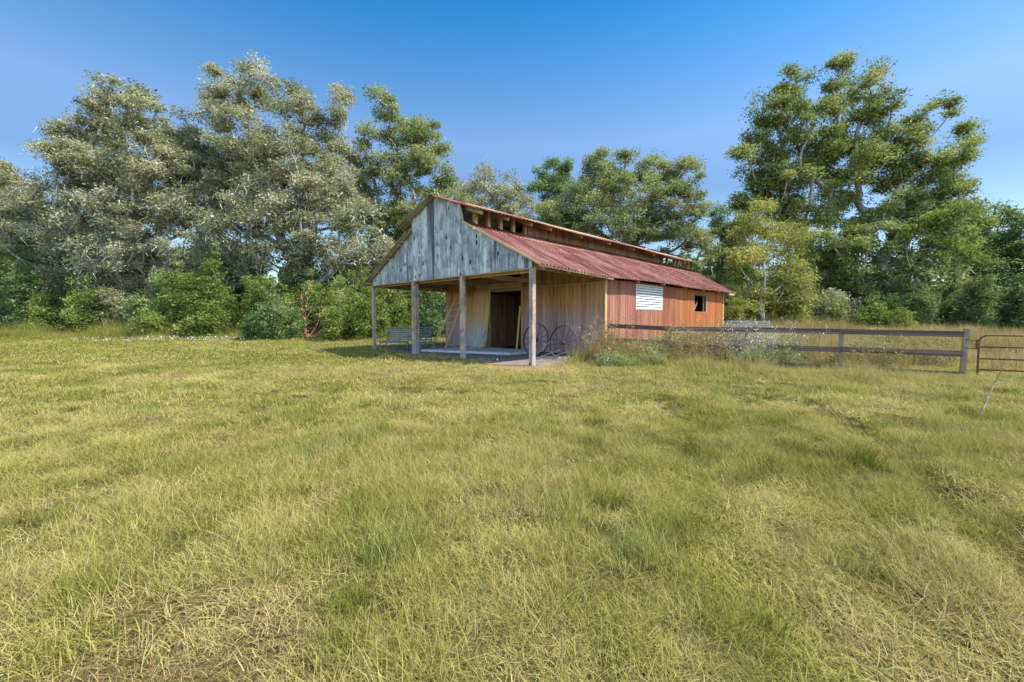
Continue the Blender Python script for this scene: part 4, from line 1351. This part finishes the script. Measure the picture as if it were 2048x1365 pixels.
def scatter(name, X, Y, Z, rot, scale, idx_, dry, coll, mat):
    n = len(X)
    me = bpy.data.meshes.new(name)
    me.vertices.add(n)
    me.vertices.foreach_set('co', np.stack([X, Y, Z], -1).astype(np.float32).ravel())
    a = me.attributes.new('rot', 'FLOAT_VECTOR', 'POINT'); a.data.foreach_set('vector', rot.astype(np.float32).ravel())
    a = me.attributes.new('scl', 'FLOAT_VECTOR', 'POINT'); a.data.foreach_set('vector', scale.astype(np.float32).ravel())
    a = me.attributes.new('idx', 'INT', 'POINT'); a.data.foreach_set('value', idx_.astype(np.int32))
    a = me.attributes.new('dry', 'FLOAT', 'POINT'); a.data.foreach_set('value', dry.astype(np.float32))
    me.materials.append(mat)
    me.update()
    o = bpy.data.objects.new(name, me)
    col.objects.link(o)
    ng = bpy.data.node_groups.new(name, 'GeometryNodeTree')
    ng.interface.new_socket('Geometry', in_out='INPUT', socket_type='NodeSocketGeometry')
    ng.interface.new_socket('Geometry', in_out='OUTPUT', socket_type='NodeSocketGeometry')
    N = ng.nodes
    gi, go = N.new('NodeGroupInput'), N.new('NodeGroupOutput')
    ci = N.new('GeometryNodeCollectionInfo')
    ci.inputs['Collection'].default_value = coll
    ci.inputs['Separate Children'].default_value = True
    ci.inputs['Reset Children'].default_value = True
    iop = N.new('GeometryNodeInstanceOnPoints')
    iop.inputs['Pick Instance'].default_value = True
    def na(nm, ty):
        x = N.new('GeometryNodeInputNamedAttribute'); x.data_type = ty; x.inputs['Name'].default_value = nm
        return next(q for q in x.outputs if q.enabled and q.name == 'Attribute')
    ng.links.new(gi.outputs[0], iop.inputs['Points'])
    ng.links.new(ci.outputs[0], iop.inputs['Instance'])
    ng.links.new(na('idx', 'INT'), iop.inputs['Instance Index'])
    e2r = N.new('FunctionNodeEulerToRotation')
    ng.links.new(na('rot', 'FLOAT_VECTOR'), e2r.inputs[0])
    ng.links.new(e2r.outputs[0], iop.inputs['Rotation'])
    ng.links.new(na('scl', 'FLOAT_VECTOR'), iop.inputs['Scale'])
    ng.links.new(iop.outputs[0], go.inputs[0])
    md = o.modifiers.new('scatter', 'NODES')
    md.node_group = ng
    return o

NEAR = dict(seg=4)
specs = []
for i in range(8):      # fine tufts for the foreground
    specs.append([dict(n=150, rad=.20, lmin=.05, lmax=.17, wmin=.0022, wmax=.0045, lean0=.7, lean1=1.9, tmu=.55),
                  dict(n=60, rad=.20, lmin=.12, lmax=.30, wmin=.002, wmax=.004, lean0=.5, lean1=1.7, tmu=.45),
                  dict(n=70, rad=.22, lmin=.10, lmax=.24, wmin=.002, wmax=.0035, lean0=1.3, lean1=1.75, tmu=.85, tsd=.15),
                  dict(n=5, rad=.2, lmin=.24, lmax=.40, wmin=.0018, wmax=.0028, lean0=.35, lean1=.7, tmu=.9, tsd=.1)]
                 + ([dict(n=14, rad=.07, lmin=.04, lmax=.09, wmin=.012, wmax=.022, lean0=.9, lean1=1.6, tmu=.1, tsd=.12)] if i % 3 == 0 else []))
for i in range(3):      # greener upright tufts
    specs.append([dict(n=130, rad=.13, lmin=.12, lmax=.34, wmin=.003, wmax=.0055, lean0=.35, lean1=1.3, tmu=.25, tsd=.2)])
for i in range(3):      # flattened dead thatch
    specs.append([dict(n=260, rad=.26, lmin=.05, lmax=.15, wmin=.0025, wmax=.006, lean0=1.35, lean1=1.95, tmu=.9, tsd=.2),
                  dict(n=40, rad=.24, lmin=.06, lmax=.16, wmin=.002, wmax=.004, lean0=.8, lean1=1.7, tmu=.4, tsd=.2)])
for i in range(6):      # middle distance
    specs.append([dict(n=120, rad=.30, lmin=.06, lmax=.20, wmin=.006, wmax=.011, lean0=.7, lean1=1.8, tmu=.52, seg=2),
                  dict(n=30, rad=.30, lmin=.15, lmax=.30, wmin=.005, wmax=.008, lean0=.4, lean1=1.4, tmu=.5, seg=2)])
for i in range(5):      # far
    specs.append([dict(n=110, rad=.62, lmin=.06, lmax=.22, wmin=.014, wmax=.026, lean0=.6, lean1=1.6, tmu=.52, seg=2)])
GC = variants('grass_tuft', specs, GR)

rs = np.random.default_rng(11)
def field(y0, y1, dens, xm=1.28, pad=1.5):
    xmax = y1 * xm + pad
    n = int(dens * (2 * xmax) * (y1 - y0))
    X = rs.uniform(-xmax, xmax, n); Y = rs.uniform(y0, y1, n)
    k = np.abs(X) < Y * xm + pad
    return X[k], Y[k]
XS, YS, IX, SC = [], [], [], []
for (y0, y1, dens, lo, hi, s0, s1) in ((.6, 7.0, 48, 0, 8, .6, 1.1), (5.5, 15, 20, 14, 20, .7, 1.15), (13, 27, 8.0, 20, 25, .7, 1.1), (27, 44, 3.0, 20, 25, 1.0, 1.5)):
    X, Y = field(y0, y1, dens)
    if y0 < 1:      # thin out towards the next ring
        k = rs.random(len(X)) < np.clip((7.6 - Y) / 2.2, 0, 1); X, Y = X[k], Y[k]
    elif y0 < 6:
        k = rs.random(len(X)) < np.clip((Y - 5.2) / 2.0, 0, 1) * np.clip((16 - Y) / 3, 0, 1); X, Y = X[k], Y[k]
    elif y0 < 14:
        k = rs.random(len(X)) < np.clip((Y - 12.5) / 2.5, 0, 1); X, Y = X[k], Y[k]
    XS.append(X); YS.append(Y); IX.append(rs.integers(lo, hi, len(X))); SC.append(rs.uniform(s0, s1, len(X)))
X, Y, I_, S_ = map(np.concatenate, (XS, YS, IX, SC))
dry, lit, bare = zones(X, Y)
keep = (bare < .5) & (rs.random(len(X)) > lit * .93)
# thin, thatchy spots
thin = vnoise(X, Y, 1.7, 21) * .6 + vnoise(X, Y, .5, 22) * .4
X, Y, I_, S_, dry, lit, thin = (a[keep] for a in (X, Y, I_, S_, dry, lit, thin))
patch = vnoise(X, Y, 1.3, 31) * .25 + vnoise(X, Y, .35, 32) * .6 + vnoise(X, Y, 5.5, 33) * .15
hgt = .40 + .7 * (patch - .3)
green = (Y < 9) & (vnoise(X, Y, .42, 66) > .80) & (rs.random(len(X)) < .6)
I_ = np.where(green, rs.integers(8, 11, len(X)), I_)
th = (rs.random(len(X)) < .22 + sstep(.56, .7, thin) * .6) & (Y < 13)
I_ = np.where(th, rs.integers(11, 14, len(X)), I_)
S_ = np.where(th & (Y > 6), S_ * 1.5, S_)
dryv = np.clip(.56 + (dry - .5) * 1.3 + .28 * sstep(.7, .85, vnoise(X, Y, .33, 61)) + rs.normal(0, .11, len(X)) + sstep(.6, .8, thin) * .22 + lit * .3 - .3 * green, .16, 1)
right = sstep(1.5, 4, X) * (1 - sstep(10, 13, Y))
hgt = hgt * (1 + .10 * right)
rot = np.stack([rs.normal(0, .12, len(X)), rs.normal(0, .12, len(X)), rs.uniform(0, 2 * np.pi, len(X))], -1)
scl = np.stack([S_, S_, S_ * hgt * np.where(Y > 5.5, .85, 1.0)], -1)
o = scatter('grass', X, Y, height(X, Y), rot, scl, I_, dryv, GC, GR)
tag(o, 'short yellow green pasture grass covering the meadow', 'grass', kind='stuff')
print('grass tufts', len(X))

# tall dry grass behind and around the fence
specs = []
for i in range(5):
    specs.append([dict(n=120, rad=.45, lmin=.35, lmax=1.0, wmin=.006, wmax=.014, lean0=.3, lean1=.9, tmu=.5, tsd=.28),
                  dict(n=40, rad=.5, lmin=.2, lmax=.45, wmin=.010, wmax=.018, lean0=.7, lean1=1.6, tmu=.35, tsd=.2)])
DC = variants('dry_tuft', specs, DG)
n = 9000
X = rs.uniform(6, 44, n); Y = rs.uniform(11.5, 34, n)
lineY = 15.6 - (X - 3.45) * (4.9 / 7.69)
u, v = to_uv(X, Y)
k = (Y > lineY + .8) & ((u < -1.0) | (v > 19)) & (X < Y * 1.25 + 2)
gpatch = (((X - 13.6) / 2.6) ** 2 + ((Y - 12.2) / 1.9) ** 2) < 1    # the mown strip seen through the rails
k &= ~(gpatch & (rs.random(n) < .93)) & (rs.random(n) < .3 + .7 * sstep(13, 17, Y))
X, Y = X[k], Y[k]
m = len(X)
hs_ = rs.uniform(.45, 1.15, m) * (.45 + .95 * vnoise(X, Y, 1.7, 41)) * (1 + .35 * sstep(22, 30, Y))
o = scatter('dry_grass', X, Y, height(X, Y), np.stack([rs.normal(0, .1, m), rs.normal(0, .1, m), rs.uniform(0, 6.28, m)], -1),
            np.stack([hs_ * 1.2, hs_ * 1.2, hs_], -1), rs.integers(0, 5, m), np.clip(-.1 + 1.1 * vnoise(X, Y, 1.6, 42) + rs.normal(0, .18, m), 0, 1), DC, DG)
tag(o, 'tall golden dry grass in the field beyond the fence', 'dry grass', kind='stuff')

# rough brush along the foot of the fence and at the barn corner
specs = []
for i in range(5):
    specs.append([dict(n=90, rad=.34, lmin=.22, lmax=.62, wmin=.005, wmax=.010, lean0=.7, lean1=1.7, tmu=.5, tsd=.3),
                  dict(n=60, rad=.34, lmin=.10, lmax=.30, wmin=.008, wmax=.018, lean0=1.0, lean1=1.8, tmu=.4, tsd=.3),
                  dict(n=12, rad=.3, lmin=.6, lmax=1.0, wmin=.004, wmax=.008, lean0=.3, lean1=.8, tmu=.7, tsd=.2)])
BC = variants('brush_tuft', specs, GR)
n = 1050
s_ = rs.random(n) ** 1.15 * 1.0
off_ = rs.normal(0, .55, n) - .15 + .5 * (rs.random(n) < .25)
X = 2.7 + (11.2 - 2.7) * s_ - .537 * off_ * -1; Y = 16.08 - (16.08 - 10.66) * s_ + .843 * off_ - .9
m = n
hs_ = rs.uniform(.4, 1.25, n) * (1.0 - .68 * s_) * (.25 + 1.1 * vnoise(X, Y, .7, 71))
u, v = to_uv(X, Y)
k = ~((u > -.1) & (v > 4.2)) & ~((u > .9) & (v > -.5))
X, Y, hs_ = X[k], Y[k], hs_[k]; m = len(X)
o = scatter('brush', X, Y, height(X, Y), np.stack([rs.normal(0, .15, m), rs.normal(0, .15, m), rs.uniform(0, 6.28, m)], -1),
            np.stack([hs_ * .5 + .5, hs_ * .5 + .5, hs_], -1), rs.integers(0, 5, m), np.clip(.55 + .42 * vnoise(X, Y, .7, 72) + rs.normal(0, .15, m), 0, 1), BC, GR)
tag(o, 'rough tangle of dry grass and brush along the foot of the fence', 'brush', kind='stuff')

# weeds growing along the foot of the fence
def weed(x, y, wd, h, kind, label, seed, leafn=26, leaf=.05, stems=22, name='weed', cat='weed', group='weeds along the fence and barn wall', bk='straw', spread=.45):
    rs = np.random.default_rng(900 + seed)
    z0 = gz(x, y)
    t_ = empty(name, (x, y, z0), label, cat, group)
    mb = MB()
    tips = []
    for k in range(stems):
        a = rs.uniform(0, 6.28); rr = wd * .5 * math.sqrt(rs.random())
        b = Vector((x + math.cos(a) * rr * .6, y + math.sin(a) * rr * .6, z0 - .03))
        hh = h * rs.uniform(.5, 1.3)
        dv = Vector((rs.normal() * spread * .6, rs.normal() * spread * .6, 1)) * hh
        mid = b + dv * .5 + Vector((rs.normal(), rs.normal(), 0)) * .04
        e = b + dv + Vector((math.cos(a), math.sin(a), 0)) * rr * .5
        mb.tube([b, mid, e], [.006, .0045, .002], 4)
        for q in range(5):
            f = rs.uniform(.25, 1)
            s_ = b.lerp(e, f)
            d2 = Vector((rs.normal(), rs.normal(), abs(rs.normal()) * .9)) * .12 * (h + .3)
            mb.tube([s_, s_ + d2], [.003, .0015], 3)
            tips += [s_, s_ + d2 * .6, s_ + d2]
    mb.build('stem', M[bk], t_)
    P = np.array([list(p) for p in tips])
    ci = np.repeat(np.arange(len(P)), max(1, leafn // 5))
    C = P[ci] + rs.normal(size=(len(ci), 3)) * .045
    C[:, 2] = np.maximum(C[:, 2], z0 + .01)
    LV, LF = blades_leaf(C, leaf, rs, .9, .45)
    mesh_np('foliage', LV, LF, K[kind], {'tint': ('FACE', np.clip(rs.normal(.5, .22, len(ci)), 0, 1))}, parent=t_)
WD = [(3.15, 14.9, .9, 1.05, 'weed', 'tallest brown weed at the barn corner, left of the first fence post'),
 (2.75, 14.2, .9, .75, 'weed', 'brown weed nearest the wagon wheels'),
 (3.9, 14.9, .9, .8, 'weed', 'brown weed just right of the first fence post'),
 (4.6, 14.3, 1.0, .75, 'oak', 'olive weed under the left part of the fence'),
 (5.4, 13.9, 1.1, .85, 'weed', 'brown weed between the first and second fence posts'),
 (6.2, 13.3, 1.1, .95, 'weed', 'tall tan weed left of the pale dead bush'),
 (3.0, 13.2, .9, .4, 'oak', 'low olive weed patch in front of the barn corner'),
 (3.4, 12.6, .6, .25, 'tuft', 'small bright green weed in the grass before the barn corner'),
 (4.3, 13.2, .9, .45, 'oak', 'low olive weed in front of the fence start'),
 (7.9, 12.9, 1.2, .7, 'oak', 'olive bushy weed right of the pale dead bush'),
 (6.9, 12.6, 1.0, .6, 'oak', 'dark olive weed at the foot of the pale dead bush'),
 (8.9, 12.4, .9, .45, 'weed', 'low brown weed under the fence near its middle post'),
 (9.7, 11.7, .7, .9, 'weed', 'thin brown weed standing up past the top board of the fence'),
 (10.3, 12.0, .7, .8, 'weed', 'thin brown weed behind the last fence section'),
 (5.0, 14.9, 1.0, .9, 'weed', 'brown weed against the red wall behind the fence'),
 (6.6, 15.3, 1.2, .9, 'weed', 'brown weed behind the second fence post'),
 (8.6, 14.8, 1.2, .8, 'yellow', 'yellow weed behind the middle of the fence'),
 (4.2, 14.0, .9, .6, 'weed', 'tan weed under the first fence section'),
 (5.7, 14.5, 1.2, 1.1, 'weed', 'tall rusty weed before the boundary between red and orange wall'),
 (7.0, 14.3, 1.2, 1.15, 'weed', 'tall tan weed before the far barn corner'),
 (9.3, 14.0, 1.3, .9, 'weed', 'brown bushy weed behind the fence right of its middle post'),
 (11.2, 13.6, 1.3, .9, 'oak', 'dark olive weed clump behind the last fence section'),
 (12.6, 13.0, 1.4, .8, 'weed', 'tan weed clump behind the left part of the gate'),
 (3.3, 14.6, .8, 1.25, 'weed', 'thin tall tan weed touching the corner board of the barn')]
WEED_STEM = 'bark_pink'
for i, (x, y, wd, h, kd, lab) in enumerate(WD):
    weed(x, y, wd, h, kd, lab, i, stems=int(46 * wd), leafn=22 if kd != 'weed' else 16, bk=WEED_STEM if kd == 'weed' and i % 2 else 'straw')
weed(7.35, 13.5, 1.4, 1.15, 'moss', 'pale grey dead bush of bare twigs leaning on the fence', 60, leafn=10, leaf=.05, stems=130, name='dead_bush', cat='bush', bk='greywood', spread=.9)
# low grass clumps that stand out of the pasture
TU = [(.25, 5.95, 'fresh green grass tuft in the middle of the meadow', .22, .9), (-2.0, 4.35, 'bluish green grass tuft left of the middle in the foreground', .24, .8),
      (-1.75, 5.2, 'bright green grass tuft behind the bluish one', .2, .6), (-.72, 2.55, 'spiky green grass tuft at the bottom of the photo, left of the centre', .24, .45),
      (.75, 2.55, 'dark green spiky grass tuft at the bottom of the photo, right of the centre', .22, .4), (.35, 3.2, 'light green upright grass tuft right of the centre foreground', .2, .45),
      (-5.6, 6.4, 'green grass tuft at the far left of the meadow', .18, .8)]
for i, (x, y, lab, h, wd) in enumerate(TU):
    v_, f_, t_ = blades(n=230, rad=wd * .5, lmin=h * .5, lmax=h * 1.35, wmin=.003, wmax=.006, lean0=.4, lean1=1.3, rs=np.random.default_rng(70 + i), tmu=.35, tsd=.22, seg=4)
    v_ = v_ + np.array([x, y, gz(x, y)])
    o = mesh_np('grass_clump', v_, f_, K['tuft'], {'tint': ('FACE', t_ * 1.3 + .1)}, loc=(x, y, gz(x, y)))
    tag(o, lab, 'grass clump', 'green grass clumps standing out of the meadow')
# white wild flowers on the left below the trees
rs = np.random.default_rng(8)
n = 900
px_ = rs.uniform(130, 490, n); Yf = rs.uniform(26, 30.5, n)
X = (px_ - 1024) / F_PX * Yf
k = vnoise(X, Yf, 1.8, 51) > .38
X, Yf = X[k], Yf[k]
C = np.stack([X, Yf, height(X, Yf) + rs.uniform(.12, .38, len(X))], -1)
LV, LF = blades_leaf(C, .05, rs, .2, 1.0)
o = mesh_np('wildflowers', LV, LF, M['white'])
tag(o, 'patch of small white wild flowers in the grass below the left oaks', 'wild flowers', kind='stuff')
# weedy verge under the trees
n = 2600
X = rs.uniform(-46, -7, n); Y = rs.uniform(27.5, 33.5, n)
u, v = to_uv(X, Y)
k = (u < -1) | (u > 12.5) | (v < 0)
X, Y = X[k], Y[k]; n = len(X)
hs_ = rs.uniform(.5, 1.5, n) * (.5 + vnoise(X, Y, 1.6, 81)) * (.35 + .65 * sstep(28, 31, Y))
o = scatter('verge_grass', X, Y, height(X, Y), np.stack([rs.normal(0, .1, n), rs.normal(0, .1, n), rs.uniform(0, 6.28, n)], -1),
            np.stack([hs_ * .7 + .5, hs_ * .7 + .5, hs_], -1), rs.integers(0, 5, n), np.clip(.05 + .6 * vnoise(X, Y, 2.1, 82) + rs.normal(0, .12, n), 0, 1), BC, GR)
tag(o, 'longer green verge growing below the left trees', 'grass', kind='stuff')
# dead branch leaning at the right
db = at(1962, 862, 1); 
p0 = Vector((6.45, 5.98, 0.0)); p0.z = gz(p0.x, p0.y)
t_ = empty('dead_branch', p0, 'thin bare branch slanting out of the grass in front of the gate', 'branch')
mb = MB()
p1 = p0 + Vector((.50, .25, .50)); p2 = p0 + Vector((.95, .4, .98))
mb.tube([p0 - Vector((0, 0, .05)), p0.lerp(p1, .5) + Vector((.01, 0, .01)), p1, p1.lerp(p2, .5) - Vector((.02, 0, 0)), p2], [.011, .010, .008, .006, .003], 6)
mb.tube([p1, p1 + Vector((.3, .1, .02)), p1 + Vector((.5, .1, .12))], [.005, .004, .002], 5)
mb.tube([p0.lerp(p1, .6), p0.lerp(p1, .6) + Vector((-.05, 0, .12))], [.006, .003], 5)
mb.tube([p1.lerp(p2, .4), p1.lerp(p2, .4) + Vector((-.12, 0, .22))], [.004, .002], 5)
mb.build('twig', M['bark_dark'], t_)
